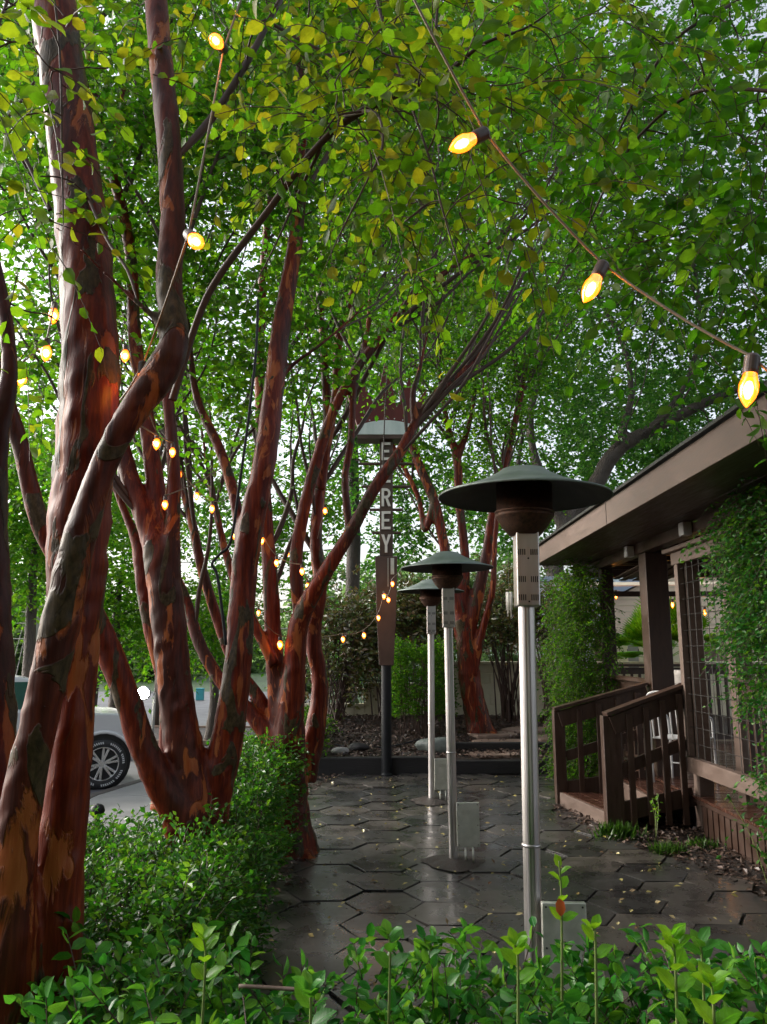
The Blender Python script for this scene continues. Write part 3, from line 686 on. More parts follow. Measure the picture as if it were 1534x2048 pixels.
railing((3.13, 12.3), (4.7, 12.3), DZ + .05, 1.42, bld)
railing((4.9, 12.3), (6.85, 12.3), DZ + .05, 1.42, bld)
railing((3.04, 9.15), (3.04, 10.68), DZ + .05, 1.30, bld)
railing((3.45, 7.36), (5.8, 7.36), DZ + .05, 1.38, bld, topmat='wood_light')
railing((3.25, 3.5), (3.25, 7.28), DZ + .05, 1.38, bld, mat='wood')
# ribbed underside sheet and cloth hanging under the eave
mb = MB()
for k in range(8): mb.beam((3.15 + k * .09, 9.3, 2.70 - .02 * (k % 2)), (3.15 + k * .09, 10.7, 2.62 - .02 * (k % 2)), .085, .012)
mb.build('ceiling_panel', M['wood_light'], bld)

# trellis frame with wire mesh
tre = thing('trellis', (2.9, 6, .6), 'brown timber trellis frame with square wire mesh hung along the front of the shelter', 'trellis')
mb = MB(); mb.box(2.88, 2.955, 3.3, 7.83, .53, .67); mb.build('bottom_rail', M['wood_light'], tre, bevel=.006)
mb = MB(); mb.box(2.89, 2.95, 3.3, 7.90, 2.50, 2.62); mb.build('top_rail', M['wood_light'], tre, bevel=.006)
mb = MB(); mb.box(2.84, 3.00, 3.3, 8.0, 2.625, 2.665); mb.build('cap', M['wood_light'], tre, bevel=.004)
mb = MB(); mb.box(2.89, 2.95, 7.74, 7.83, .674, 2.498); mb.build('side_rail', M['wood_light'], tre, bevel=.005)
mb = MB()
for z in np.arange(.8, 2.5, .15): mb.tube([(2.92, 3.3, z), (2.92, 7.74, z)], .0035, 4)
for y in np.arange(3.4, 7.74, .15): mb.tube([(2.925, y, .67), (2.925, y, 2.5)], .0035, 4)
mb.build('wire_mesh', M['wire'], tre)

# steps with their handrails
st = thing('wooden_steps', (2.3, 8.4, 0), 'low dark wooden steps with slanting handrails leading up to the shelter', 'steps')
XA, YA, XB, YB = 1.93, 9.05, 2.14, 7.92
def lerp(t): return np.array((XA + (XB - XA) * t, YA + (YB - YA) * t))
pa, pb = lerp(0), lerp(1)
mb = MB(); mb.add([(pa[0], pa[1], -.03), (pb[0], pb[1], -.03), (pb[0] + .035, pb[1], -.03), (pa[0] + .035, pa[1], -.03), (pa[0], pa[1], .13), (pb[0], pb[1], .13), (pb[0] + .035, pb[1], .13), (pa[0] + .035, pa[1], .13)],
                  [(0, 3, 2, 1), (4, 5, 6, 7), (0, 1, 5, 4), (1, 2, 6, 5), (2, 3, 7, 6), (3, 0, 4, 7)])
mb.build('riser', M['wood_light'], st, bevel=.004)
mb = MB()
for k in range(3):
    o1 = .037 + k * .148; o2 = o1 + .142
    mb.add([(pa[0] + o1, pa[1], .105), (pb[0] + o1, pb[1], .105), (pb[0] + o2, pb[1], .105), (pa[0] + o2, pa[1], .105), (pa[0] + o1, pa[1], .135), (pb[0] + o1, pb[1], .135), (pb[0] + o2, pb[1], .135), (pa[0] + o2, pa[1], .135)],
           [(0, 3, 2, 1), (4, 5, 6, 7), (0, 1, 5, 4), (1, 2, 6, 5), (2, 3, 7, 6), (3, 0, 4, 7)])
mb.build('tread', M['deckboard'], st, bevel=.005)
mb = MB(); mb.box(2.56, 2.595, 7.94, 9.05, .02, .27); mb.build('riser', M['wood_light'], st, bevel=.004)
for a_x, b_x, zt_ in ((2.60, 2.74, .29), (2.745, 2.905, .292)):
    mb = MB(); mb.box(a_x, b_x, 7.94, 9.05, .25, zt_); mb.build('tread', M['deckboard'], st, bevel=.005)
def rail_side(x0, y0, x1, y1, z0, z1, parent, w_=.12):
    mb = MB(); mb.box(x0 - w_ / 2, x0 + w_ / 2, y0 - .06, y0 + .06, -.02, z0 + .02); mb.build('newel', M['wood'], parent, bevel=.008)
    mb = MB(); mb.beam((x0, y0 - .065, z0 - .07), (x1, y1 - .02, z1 - .07), .035, .17); mb.beam((x0 - .06, y0 - .04, z0 + .035), (x1, y1 + .0, z1 + .035), .15, .035); mb.build('top_rail', M['wood'], parent, bevel=.004)
    mb = MB(); mb.beam((x0 + .06, y0 - .03, z0 * .52), (x1, y1 - .03, z0 * .52 + (z1 - z0)), .035, .11); mb.build('middle_rail', M['wood'], parent, bevel=.004)
    mb = MB(); mb.beam((x0 + .06, y0 - .03, .16), (x1, y1 - .03, .16 + (z1 - z0) * .5), .035, .17); mb.build('bottom_rail', M['wood'], parent, bevel=.004)
    for k in range(1, 5):
        t = k / 4.6; x = x0 + (x1 - x0) * t; y = y0 + (y1 - y0) * t
        mb = MB(); mb.beam((x, y - .075, .05), (x, y - .075, z0 + (z1 - z0) * t - .02), .055, .04, up=(0, 1, 0)); mb.build('baluster', M['wood'], parent, bevel=.003)
rail_side(XA + .03, YA + .06, 2.94, 9.02, .98, 1.26, st)
rail_side(XB + .05, YB - .06, 2.94, 7.86, 1.02, 1.30, st, .17)

# white metal chair on the deck
ch = thing('chair', (3.08, 8.42, DZ + .026), 'white slatted metal chair on the deck seen through the step railing', 'chair')
mb = MB()
for k in range(7): mb.tube(spline([(-.2 + k * .066, .21, .45), (-.2 + k * .066, .235, .65), (-.19 + k * .063, .25, .87)], 3), .009, 6)
mb.build('back_slats', M['white_paint'], ch, local=True)
mb = MB(); mb.tube(spline([(-.24, .2, .0), (-.24, .2, .45), (-.235, .25, .8), (-.19, .26, .9), (0, .262, .915), (.19, .26, .9), (.235, .25, .8), (.24, .2, .45), (.24, .2, 0)], 5), .014, 8)
mb.build('back_frame', M['white_paint'], ch, local=True, smooth=True)
mb = MB()
for k in range(7): mb.box(-.23, .23, -.22 + k * .062, -.22 + k * .062 + .045, .44, .452)
mb.build('seat', M['white_paint'], ch, local=True, bevel=.003)
for sx in (-1, 1):
    mb = MB(); mb.tube(spline([(.24 * sx, -.24, 0), (.235 * sx, -.22, .45), (.24 * sx, -.2, .62), (.24 * sx, -.1, .66), (.24 * sx, .2, .66)], 4), .013, 7); mb.build('leg', M['white_paint'], ch, local=True, smooth=True)
mb = MB(); mb.tube([(-.24, -.22, .16), (.24, -.22, .16)], .008, 6); mb.build('stretcher', M['white_paint'], ch, local=True)
ch.rotation_euler = (0, 0, R(135))
pl = thing('planter', (3.72, 9.9, DZ + .026), 'tall white round planter on the deck behind the metal chair', 'planter')
mb = MB(); mb.lathe([(0, 0), (.13, 0), (.15, .5), (.17, 1.04), (.18, 1.10), (.16, 1.10), (.15, 1.02), (0, 1.02)], n=28); mb.build('pot', M['terracotta'], pl, local=True, smooth=True)

# ================================================================== patio heaters
def make_heater(x, y, lean, label, rot=0, bz=0):
    h = thing('patio_heater', (x, y, 0), label, 'patio heater', 'patio heaters in a row on the paving')
    h.rotation_euler = (lean[0], lean[1], 0)
    mb = MB(); fl = [1, 1, .93, .93, 1, 1, 1, .95]; prof = [(.0, .0), (.037, .0), (.037, 1.86), (0, 1.86)]
    mb.lathe(prof, n=32, flute=fl); po = mb.build('post', M['steel'], h, local=True)
    mb = MB(); mb.lathe([(.0375, .84), (.041, .842), (.041, .852), (.0375, .854)], n=24); mb.build('seam_ring', M['steel'], po, local=True, smooth=True)
    mb = MB(); mb.box(-.048, .052, -.06, .045, 1.845, 2.19); sh = mb.build('valve_housing', M['steel'], h, local=True, bevel=.006)
    for z in (2.07, 1.95, 1.87):
        for x0 in (-.042, .012):
            mb = MB()
            for k in range(4): mb.box(x0 + k * .009, x0 + k * .009 + .004, -.0625, -.0595, z, z + .026)
            mb.build('vent', M['slot'], sh, local=True)
    for z in (2.055, 1.865):
        mb = MB(); mb.lathe([(0, -.003), (.004, -.003), (.004, 0)], (0.002, -.060, z), 8, 'y'); mb.build('screw', M['slot'], sh, local=True)
    mb = MB(); mb.lathe([(0, 2.165), (.07, 2.165), (.10, 2.20), (.128, 2.245), (.132, 2.25), (.132, 2.262), (.126, 2.266), (.126, 2.40), (0, 2.40)], n=48); mb.build('burner', M['burner'], h, local=True, smooth=True)
    mb = MB(); mb.lathe([(.126, 2.262), (.134, 2.266), (.134, 2.274), (.126, 2.278)], n=48); mb.build('burner_ring', M['burner'], h, local=True, smooth=True)
    hood = MB(); hood.lathe([(.388, 2.335), (.392, 2.338), (.388, 2.345), (.30, 2.372), (.2, 2.41), (.13, 2.445), (.10, 2.468), (.06, 2.478), (0, 2.48)], n=64); hd = hood.build('hood', M['hood'], h, local=True, smooth=True)
    mb = MB(); mb.lathe([(.387, 2.337), (.30, 2.364), (.2, 2.402), (.125, 2.44), (0, 2.45)], n=64); mb.build('reflector', M['hood_under'], hd, local=True, smooth=True)
    mb = MB(); mb.box(.025, .205, -.075, -.045, .14 + bz, .47 + bz); bx_ = mb.build('control_box', M['steel_dull'], h, local=True, bevel=.003)
    for xx in (.04, .19):
        for z in (.155, .30, .455):
            mb = MB(); mb.lathe([(0, -.003), (.004, -.003), (.004, 0)], (xx, -.0755, z + bz), 8, 'y'); mb.build('screw', M['slot'], bx_, local=True)
    for xx in (.09, .15):
        mb = MB(); mb.tube([(xx, -.06, .14 + bz), (xx, -.06, 0)], .008, 8); mb.build('conduit', M['steel_dull'], h, local=True, smooth=True)
    return h
make_heater(.615, 3.52, (0, R(.6)), 'tall steel patio heater nearest to the camera, its hood reaching over the eave', bz=.17)
make_heater(.555, 6.62, (0, R(-.5)), 'middle steel patio heater of the row, its whole control box in view above the paving')
make_heater(.54, 9.22, (0, R(.3)), 'farthest steel patio heater of the row, close to the sign pole')
for k, (x, y) in enumerate([(.555, 6.62), (.54, 9.22)]):
    a = np.linspace(0, 2 * math.pi, 28, endpoint=False); mb = MB(); rr_ = .24 * (1 + .12 * np.sin(a * 3 + k) + .06 * np.sin(a * 7))
    Vv = [(x, y, .045)] + [(x + r_ * .5 * math.cos(t), y + r_ * .5 * math.sin(t), .04) for r_, t in zip(rr_, a)] + [(x + r_ * math.cos(t), y + r_ * math.sin(t), .008) for r_, t in zip(rr_, a)]
    mb.add(Vv, [(0, 1 + i, 1 + (i + 1) % 28) for i in range(28)] + [(1 + i, 29 + i, 29 + (i + 1) % 28, 1 + (i + 1) % 28) for i in range(28)])
    setp(mb.build('soil_collar', M['mulch'], smooth=True), ['low mound of dark soil round the foot of the middle heater', 'low mound of dark soil round the foot of the farthest heater'][k], 'soil mound')

# ================================================================== the pole sign
SX, SY = .04, 11.18
sg = thing('pole_sign', (SX, SY, 0), 'tall black pole sign with a red crown and pale letters EL REY', 'sign')
mb = MB(); mb.lathe([(0, 0), (.085, 0), (.07, .03), (.07, 1.5), (0, 1.5)], (SX, SY, 0), 24); mb.build('pole', M['black_pole'], sg, smooth=False)
mb = MB(); mb.prism([(-.10, 1.46), (.10, 1.46), (.135, 2.1), (.158, 2.98), (-.158, 2.98), (-.135, 2.1)], .16, (SX, SY - .08, 0)); mb.build('tapered_panel', M['sign_brown'], sg, bevel=.006)
mb = MB(); mb.box(SX + .02, SX + .028, SY - .09, SY - .082, 2.55, 2.95); mb.box(SX + .06, SX + .11, SY - .095, SY - .082, 2.72, 2.95); mb.build('bracket', M['steel_dull'], sg)
mb = MB(); mb.box(SX - .095, SX + .095, SY - .05, SY + .05, 2.985, 4.75); mb.build('letter_post', M['sign_brown'], sg, bevel=.004)
def glyph(ch, w_=.13, h_=.26, s=.036):
    R_ = []
    if ch == 'E': R_ = [[(0, 0), (w_, 0), (w_, s), (s, s), (s, h_ / 2 - s / 2), (w_ * .85, h_ / 2 - s / 2), (w_ * .85, h_ / 2 + s / 2), (s, h_ / 2 + s / 2), (s, h_ - s), (w_, h_ - s), (w_, h_), (0, h_)]]
    if ch == 'L': R_ = [[(0, 0), (w_, 0), (w_, s), (s, s), (s, h_), (0, h_)]]
    if ch == 'Y': R_ = [[(w_ / 2 - s / 2, 0), (w_ / 2 + s / 2, 0), (w_ / 2 + s / 2, h_ * .42), (w_ + .005, h_), (w_ - s, h_), (w_ / 2, h_ * .60), (s - .0, h_), (-.005, h_), (w_ / 2 - s / 2, h_ * .42)]]
    if ch == 'R':
        R_ = [[(0, 0), (s, 0), (s, h_), (0, h_)]]
        t = np.linspace(-math.pi / 2, math.pi / 2, 9); cy_ = h_ * .72; ro = h_ * .28; ri = ro - s
        cx_ = w_ - ro * .9
        o_ = [(cx_ + ro * .9 * math.cos(a), cy_ + ro * math.sin(a)) for a in t]; i_ = [(cx_ + ri * .85 * math.cos(a), cy_ + ri * math.sin(a)) for a in t[::-1]]
        R_.append([(s, cy_ - ro)] + o_ + [(s, cy_ + ro), (s, cy_ + ri)] + i_ + [(s, cy_ - ri)])
        R_.append([(w_ * .42, h_ * .44), (w_ * .42 + s, h_ * .44), (w_ + .004, 0), (w_ - s, 0)])
    return R_
zt = [4.38, 4.045, 3.70, 3.365, 3.03]
for chh, z in zip('ELREY', zt):
    mb = MB()
    for poly in glyph(chh): mb.prism(poly, .025, (SX - .068, SY - .080, z))
    o = mb.build('letter', M['letter'], sg); o['label'] = 'pale raised letter ' + chh
for k, (z, hw) in enumerate(zip([4.34, 4.00, 3.66, 3.325], [.40, .36, .24, .20])):
    mb = MB(); mb.tube([(SX - hw, SY, z), (SX + hw, SY, z)], .022, 8); mb.build('rung', M['sign_brown'], sg)
# crown: arched white band and red points, a box with real depth
t = np.linspace(0, 1, 17); arch = [(-.42 + .84 * a, 4.88 + .075 * math.sin(math.pi * a)) for a in t]
mb = MB(); mb.prism([(-.42, 4.74), (.42, 4.74)] + arch[::-1], .30, (SX, SY - .15, 0)); mb.build('band', M['sign_white'], sg, bevel=.005)
mb = MB(); mb.box(SX - .42, SX + .42, SY - .15, SY + .15, 4.68, 4.737); mb.build('band_underside', M['sign_brown'], sg)
pts = [(-.42, 4.885), (-.60, 5.45), (-.42, 5.20), (-.36, 5.62), (-.20, 5.24), (-.17, 5.12), (.0, 5.95), (.15, 5.16), (.20, 5.25), (.34, 5.62), (.42, 5.20), (.60, 5.45), (.42, 4.885)]
mb = MB(); mb.prism(pts + [(p[0], p[1] + .003) for p in arch[::-1]][1:-1], .24, (SX, SY - .12, 0)); mb.build('crown_points', M['sign_red'], sg, bevel=.006)
for k in range(7):
    a = (k + .5) / 7; mb = MB(); mb.lathe([(0, -.012), (.009, -.009), (.009, 0)], (SX - .42 + .84 * a, SY - .121, 4.915 + .075 * math.sin(math.pi * a)), 10, 'y'); mb.build('stud_bulb', M['sign_white'], sg, smooth=True)

# ================================================================== pickup truck in the street
def make_truck(x, y, yaw):
    t = thing('pickup_truck', (x, y, -.6), 'silver pickup truck parked in the street, its front wheel seen between the red trunks', 'pickup truck')
    t.rotation_euler = (0, 0, yaw)      # local: front towards +x, near side at y = -1
    def arch(cx, r=.50, n=9): return [(cx - r * math.cos(a), .42 + r * math.sin(a)) for a in np.linspace(0.1, math.pi - .1, n)]
    low = [(-4.6, .55), (-4.55, .45), (-3.95, .42)] + arch(-3.4)[0:] + [(-2.8, .38), (-.6, .38)] + arch(0) + [(.55, .42), (.70, .42), (.75, .6)]
    up = [(.74, .98), (.68, 1.12), (.4, 1.20), (-.35, 1.25), (-.6, 1.30), (-2.75, 1.32), (-4.6, 1.32)]
    mb = MB(); mb.prism(low + up, 1.9, (0, -.95, 0)); body = mb.build('body', M['car_paint'], t, local=True, bevel=.03)
    mb = MB(); a0 = [(-.40, 1.26), (-1.15, 1.80), (-1.35, 1.84), (-2.55, 1.83), (-2.78, 1.32)]; k = len(a0)
    Vv = [(p[0], -.93 + (p[1] - 1.26) * .28, p[1]) for p in a0] + [(p[0], .93 - (p[1] - 1.26) * .28, p[1]) for p in a0]
    mb.add(Vv, [tuple(range(k)), tuple(range(k, 2 * k))[::-1]] + [(i, i + k, (i + 1) % k + k, (i + 1) % k) for i in range(k)])
    mb.build('cab', M['car_paint'], t, local=True, bevel=.02)
    def win(poly, name='side_window'):
        mb = MB(); Vv = [(p[0], -.935 + (p[1] - 1.26) * .28 - .0, p[1]) for p in poly] + [(p[0], -.90 + (p[1] - 1.26) * .28, p[1]) for p in poly]; k = len(poly)
        mb.add(Vv, [tuple(range(k)), tuple(range(k, 2 * k))[::-1]] + [(i, i + k, (i + 1) % k + k, (i + 1) % k) for i in range(k)])
        mb.build(name, M['glass_dark'], t, local=True)
    win([(-.60, 1.33), (-1.2, 1.76), (-1.62, 1.76), (-1.62, 1.33)]); win([(-1.70, 1.33), (-1.70, 1.76), (-2.45, 1.76), (-2.62, 1.35)])
    mb = MB(); mb.add([(-.46, -.80, 1.30), (-1.10, -.68, 1.765), (-1.10, .68, 1.765), (-.46, .80, 1.30), (-.44, -.80, 1.32), (-1.08, -.68, 1.785), (-1.08, .68, 1.785), (-.44, .80, 1.32)],
                      [(0, 1, 2, 3), (7, 6, 5, 4), (0, 4, 5, 1), (1, 5, 6, 2), (2, 6, 7, 3), (3, 7, 4, 0)]); mb.build('windshield', M['glass_dark'], t, local=True)
    mb = MB(); mb.box(-.78, -.62, -1.16, -.97, 1.32, 1.50); mb.build('wing_mirror', M['black_pole'], t, local=True, bevel=.02)
    mb = MB(); mb.box(.62, .80, -.93, .93, .48, .70); mb.build('bumper', M['black_pole'], t, local=True, bevel=.04)
    for sy in (-1, 1):
        mb = MB(); mb.box(.62, .77, .62 * sy - .2, .62 * sy + .2, .86, 1.04); mb.build('headlight', M['glass_dark'], t, local=True, bevel=.02)
    mb = MB(); mb.box(.72, .78, -.40, .40, .74, 1.05); mb.build('grille', M['black_pole'], t, local=True, bevel=.01)
    # dark wheel-arch trims and wheels
    for cx in (0, -3.4):
        mb = MB(); ap = [(cx + .50 * math.cos(a), -.94, .42 + .50 * math.sin(a)) for a in np.linspace(0, math.pi, 14)]; mb.tube(ap, .035, 6); mb.build('arch_trim', M['car_paint'], t, local=True, smooth=True)
        mb = MB(); mb.lathe([(0, -.3), (.47, -.3), (.47, .3), (0, .3)], (cx, -.60, .42), 28, 'y'); mb.build('wheel_well', M['slot'], t, local=True)
        for sy in (-1, 1):
            wl = thing_part('wheel', t); wl.location = (cx, .84 * sy, .405)
            mb = MB(); mb.lathe([(.27, -.12), (.31, -.135), (.38, -.135), (.40, -.11), (.405, 0), (.40, .11), (.38, .135), (.27, .12), (.27, -.12)], n=40, axis='y'); mb.build('tyre', M['rubber'], wl, local=True, smooth=True)
            mb = MB(); mb.lathe([(.27, -.12), (.275, -.13), (.255, -.13), (.245, -.08), (.24, .1), (.27, .12)], n=40, axis='y')
            mb.lathe([(0, -.10), (.05, -.10), (.06, -.085), (.06, -.05), (0, -.05)], n=20, axis='y')
            for q in range(6):
                for dq in (-.13, .13):
                    a = q * math.pi / 3 + dq + .3; b = q * math.pi / 3 + dq * 1.25 + .3
                    mb.beam((.05 * math.cos(a), -.085 , .05 * math.sin(a)), (.255 * math.cos(b), -.095, .255 * math.sin(b)), .04, .03, up=(0, 1, 0))
            mb.build('rim', M['alloy'], wl, local=True, bevel=.004)
            mb = MB(); mb.lathe([(0, -.03), (.24, -.03), (.24, 0), (0, 0)], n=24, axis='y'); mb.build('brake_disc', M['slot'], wl, local=True)
            mb = MB()
            for q in range(64):
                if q % 16 in (13, 14, 15) or q % 2 == 1 and q % 5 == 0: continue
                a = q * 2 * math.pi / 64; mb.beam((.322 * math.cos(a), -.137, .322 * math.sin(a)), (.357 * math.cos(a + .03), -.137, .357 * math.sin(a + .03)), .018, .004, up=(0, 1, 0))
            mb.build('sidewall_lettering', M['white_paint'], wl, local=True)
            if sy > 0: wl.rotation_euler = (0, 0, math.pi)
    return t
make_truck(-5.13, 14.49, R(28))

# ball-topped fence post, dark
fp = G(195, 1640, 0) ; bp = P(195, 1622, 6.0)
rt = thing('fence_post', (bp[0], 6.0, -.55), 'short black iron post with a ball finial behind the left hedge', 'fence post')
mb = MB(); mb.lathe([(0, -.6), (.055, -.6), (.055, bp[2] - .16), (0, bp[2] - .16)], (bp[0], 6.0, 0), 4); mb.build('post', M['black_pole'], rt)
mb = MB(); mb.lathe([(.075, -.16), (.08, -.14), (.06, -.115), (.03, -.08), (.018, -.055), (.022, -.045), (.035, -.036), (.05, -.01), (.052, .005), (.045, .03), (.03, .045), (0, .054)], (bp[0], 6.0, bp[2]), 24); mb.build('finial', M['black_pole'], rt, smooth=True)
# wheel stop lying by the kerb
mb = MB(); mb.lathe([(0, 0), (.16, .0), (.17, .08), (.12, .16), (.05, .2), (0, .2)], n=16); o = mb.build('kerb_stone', M['kerb'], smooth=True); o.location = (-4.35, 11.55, -.502); setp(o, 'dark rounded stone on the pale pavement behind the ball finial', 'stone')

# utility pole with wires, street items
up_ = P(66, 1390, 36); rt = thing('utility_pole', (up_[0], 36, -.6), 'pale grey utility pole with wires far behind the truck', 'utility pole')
mb = MB(); mb.tube([(up_[0], 36, -.6), (up_[0], 36, 6.5)], [.17, .13], 12); mb.build('pole', M['pole_pale'], rt, smooth=True)
mb = MB()
for z in (6.0, 5.4, 3.4, 2.9, 2.2):
    mb.tube(spline([(-45, 40, z + .9), (up_[0], 36, z), (-2, 33, z + .5)], 6), .022, 4)
for dx in (-.9, -.55, .9): mb.tube([(up_[0], 36, 6.2), (up_[0] + dx, 35, -.6)], .02, 4)
mb.build('wire', M['pole_pale'], rt)
b_ = G(398, 1396, -.6); mb = MB(); mb.box(-.17, .17, -.15, .15, 0, .50); mb.box(-.19, .19, -.17, .17, .50, .55); o = mb.build('newspaper_box', M['turquoise'], bevel=.02); o.location = (P(400, 1390, 38)[0], 38, -.6); setp(o, 'tiny turquoise box at the far edge of the street', 'box')
c_ = G(434, 1466, -.52); rt = mb = MB(); mb.lathe([(0, 0), (.16, 0), (.16, .02), (.1, .03), (.03, .34), (0, .34)], n=16); o = mb.build('traffic_cone', M['orange'], smooth=True); o.location = (c_[0], c_[1], -.52); setp(o, 'small orange marker on the mulch strip between the red trunks', 'marker')
lp = P(287, 1386, 15.6); rt = thing('street_floodlight', (lp[0] + .35, 15.6, -.6), 'small very bright white lamp shining between the red trunks from the street', 'lamp')
mb = MB(); mb.tube([(lp[0] + .2, 15.65, -.6), (lp[0] + .2, 15.65, lp[2]), (lp[0], 15.65, lp[2])], .03, 8); mb.build('post', M['pole_pale'], rt)
mb = MB(); mb.lathe([(0, -.02), (.125, -.02), (.14, .02), (.09, .12), (0, .14)], (lp[0], 15.6, lp[2]), 20, 'y'); mb.build('housing', M['pole_pale'], rt, smooth=True)
mb = MB(); mb.lathe([(0, -.04), (.10, -.035), (.112, -.022), (0, -.022)], (lp[0], 15.6, lp[2]), 20, 'y'); mb.build('lamp_face', M['floodlamp'], rt)

# neighbouring house and shed behind the shelter
hs_ = thing('neighbour_house', (5.6, 18, 0), 'cream house with a pale blue grey roof seen between the shelter posts', 'house')
mb = MB(); mb.prism([(4.6, .0), (8.4, .0), (8.4, 3.6), (6.3, 3.35), (4.6, 2.55)], 4, (0, 18, 0)); mb.build('wall', M['siding'], hs_)
mb = MB()
for z in np.arange(.3, 3.3, .14): mb.box(4.6 + max(0, (z - 2.5) * 2.0), 8.4, 17.985, 17.998, z, z + .012)
mb.build('siding_lines', M['wall'], hs_)
mb = MB(); mb.add([(4.2, 17.6, 2.42), (6.35, 17.6, 3.45), (6.35, 22, 3.45), (4.2, 22, 2.42), (4.2, 17.6, 2.62), (6.35, 17.6, 3.75), (6.35, 22, 3.75), (4.2, 22, 2.62)], [(0, 3, 2, 1), (4, 5, 6, 7), (0, 1, 5, 4), (1, 2, 6, 5), (2, 3, 7, 6), (3, 0, 4, 7)])
mb.build('roof', M['roof_metal'], hs_)
mb = MB(); mb.box(6.15, 6.75, 17.96, 17.999, 1.9, 2.75); fw = mb.build('window', M['white_panel'], hs_); mb = MB(); mb.box(6.2, 6.7, 17.94, 17.958, 1.95, 2.7); mb.build('pane', M['siding'], fw)
sd_ = thing('white_shed', (3.9, 16.6, 0), 'white ribbed metal wall behind the vine covered post', 'shed')
mb = MB()
for k in range(12): mb.box(3.15 + k * .12, 3.15 + k * .12 + .112, 16.6 - .01 * (k % 2), 17.6, 0, 3.1)
mb.build('wall', M['white_panel'], sd_)
mb = MB(); mb.box(3.05, 4.65, 16.5, 17.7, 3.1, 3.2); mb.build('roof', M['roof_metal'], sd_)
fn = thing('board_fence', (5.6, 15.9, 0), 'mixed old board fence behind the far railing of the deck', 'fence')
for k in range(16):
    mb = MB(); mb.box(4.2 + k * .22, 4.2 + k * .22 + .2, 15.9, 15.93, 0, 1.95 - .05 * (k % 3)); mb.build('board', M[['wood_light', 'wall', 'wall', 'brick', 'concrete'][(k * 3) % 5]], fn)
mb = MB(); mb.box(4.2, 7.75, 15.94, 15.98, 1.6, 1.7); mb.build('rail', M['wood'], fn)
# distant pale awning over the deck's far side
aw = thing('awning', (6, 14.4, 2.9), 'cream fabric awning beyond the far header of the shelter', 'awning')
mb = MB(); mb.add([(3.6, 14.0, 2.78), (9, 14.0, 2.84), (9, 14.5, 2.92), (3.6, 14.5, 2.88), (3.6, 14.0, 2.80), (9, 14.0, 2.86), (9, 14.5, 2.94), (3.6, 14.5, 2.90)], [(0, 3, 2, 1), (4, 5, 6, 7), (0, 1, 5, 4), (1, 2, 6, 5), (2, 3, 7, 6), (3, 0, 4, 7)]); mb.build('canopy', M['cream_canopy'], aw)
mb = MB(); mb.tube([(8.9, 14.4, 0), (8.9, 14.4, 2.9)], .03, 8); mb.build('pole', M['steel_dull'], aw)

# palm seen through the shelter
pc = P(1325, 1330, 14.6)
pm = thing('fan_palm', (pc[0], 14.6, 0), 'yellow green fan palm glowing behind the thick column of the shelter', 'palm')
mb = MB(); mb.tube([(pc[0], 14.6, 0), (pc[0] + .05, 14.6, 1.5)], [.10, .08], 10); mb.build('trunk', M['bark_dark'], pm, smooth=True)
ac = Acc(); c0 = np.array((pc[0] + .05, 14.6, 1.5))
for k in range(26):
    az = rng.uniform(0, 2 * math.pi); el = rng.uniform(.1, 1.4); d = np.array((math.cos(az) * math.cos(el), math.sin(az) * math.cos(el), math.sin(el))); hub = c0 + d * rng.uniform(.5, .95)
    ac.tubes(np.array([[c0, (c0 + hub) / 2, hub]]), .008, .006, 4)
    s_ = unit(np.cross(d, (0, 0, 1))); nn = 22; ang = np.linspace(-1.5, 1.5, nn)
    dd = np.cos(ang)[:, None] * d + np.sin(ang)[:, None] * s_ - np.array((0, 0, .25)); V_, F_ = leaves(np.repeat(hub[None], nn, 0), dd, np.cross(d, s_)[None] + .2 * rvec(nn), .5, False, .16); ac.add(V_, F_)
ac.build('frond', M['leaf_new'], pm)

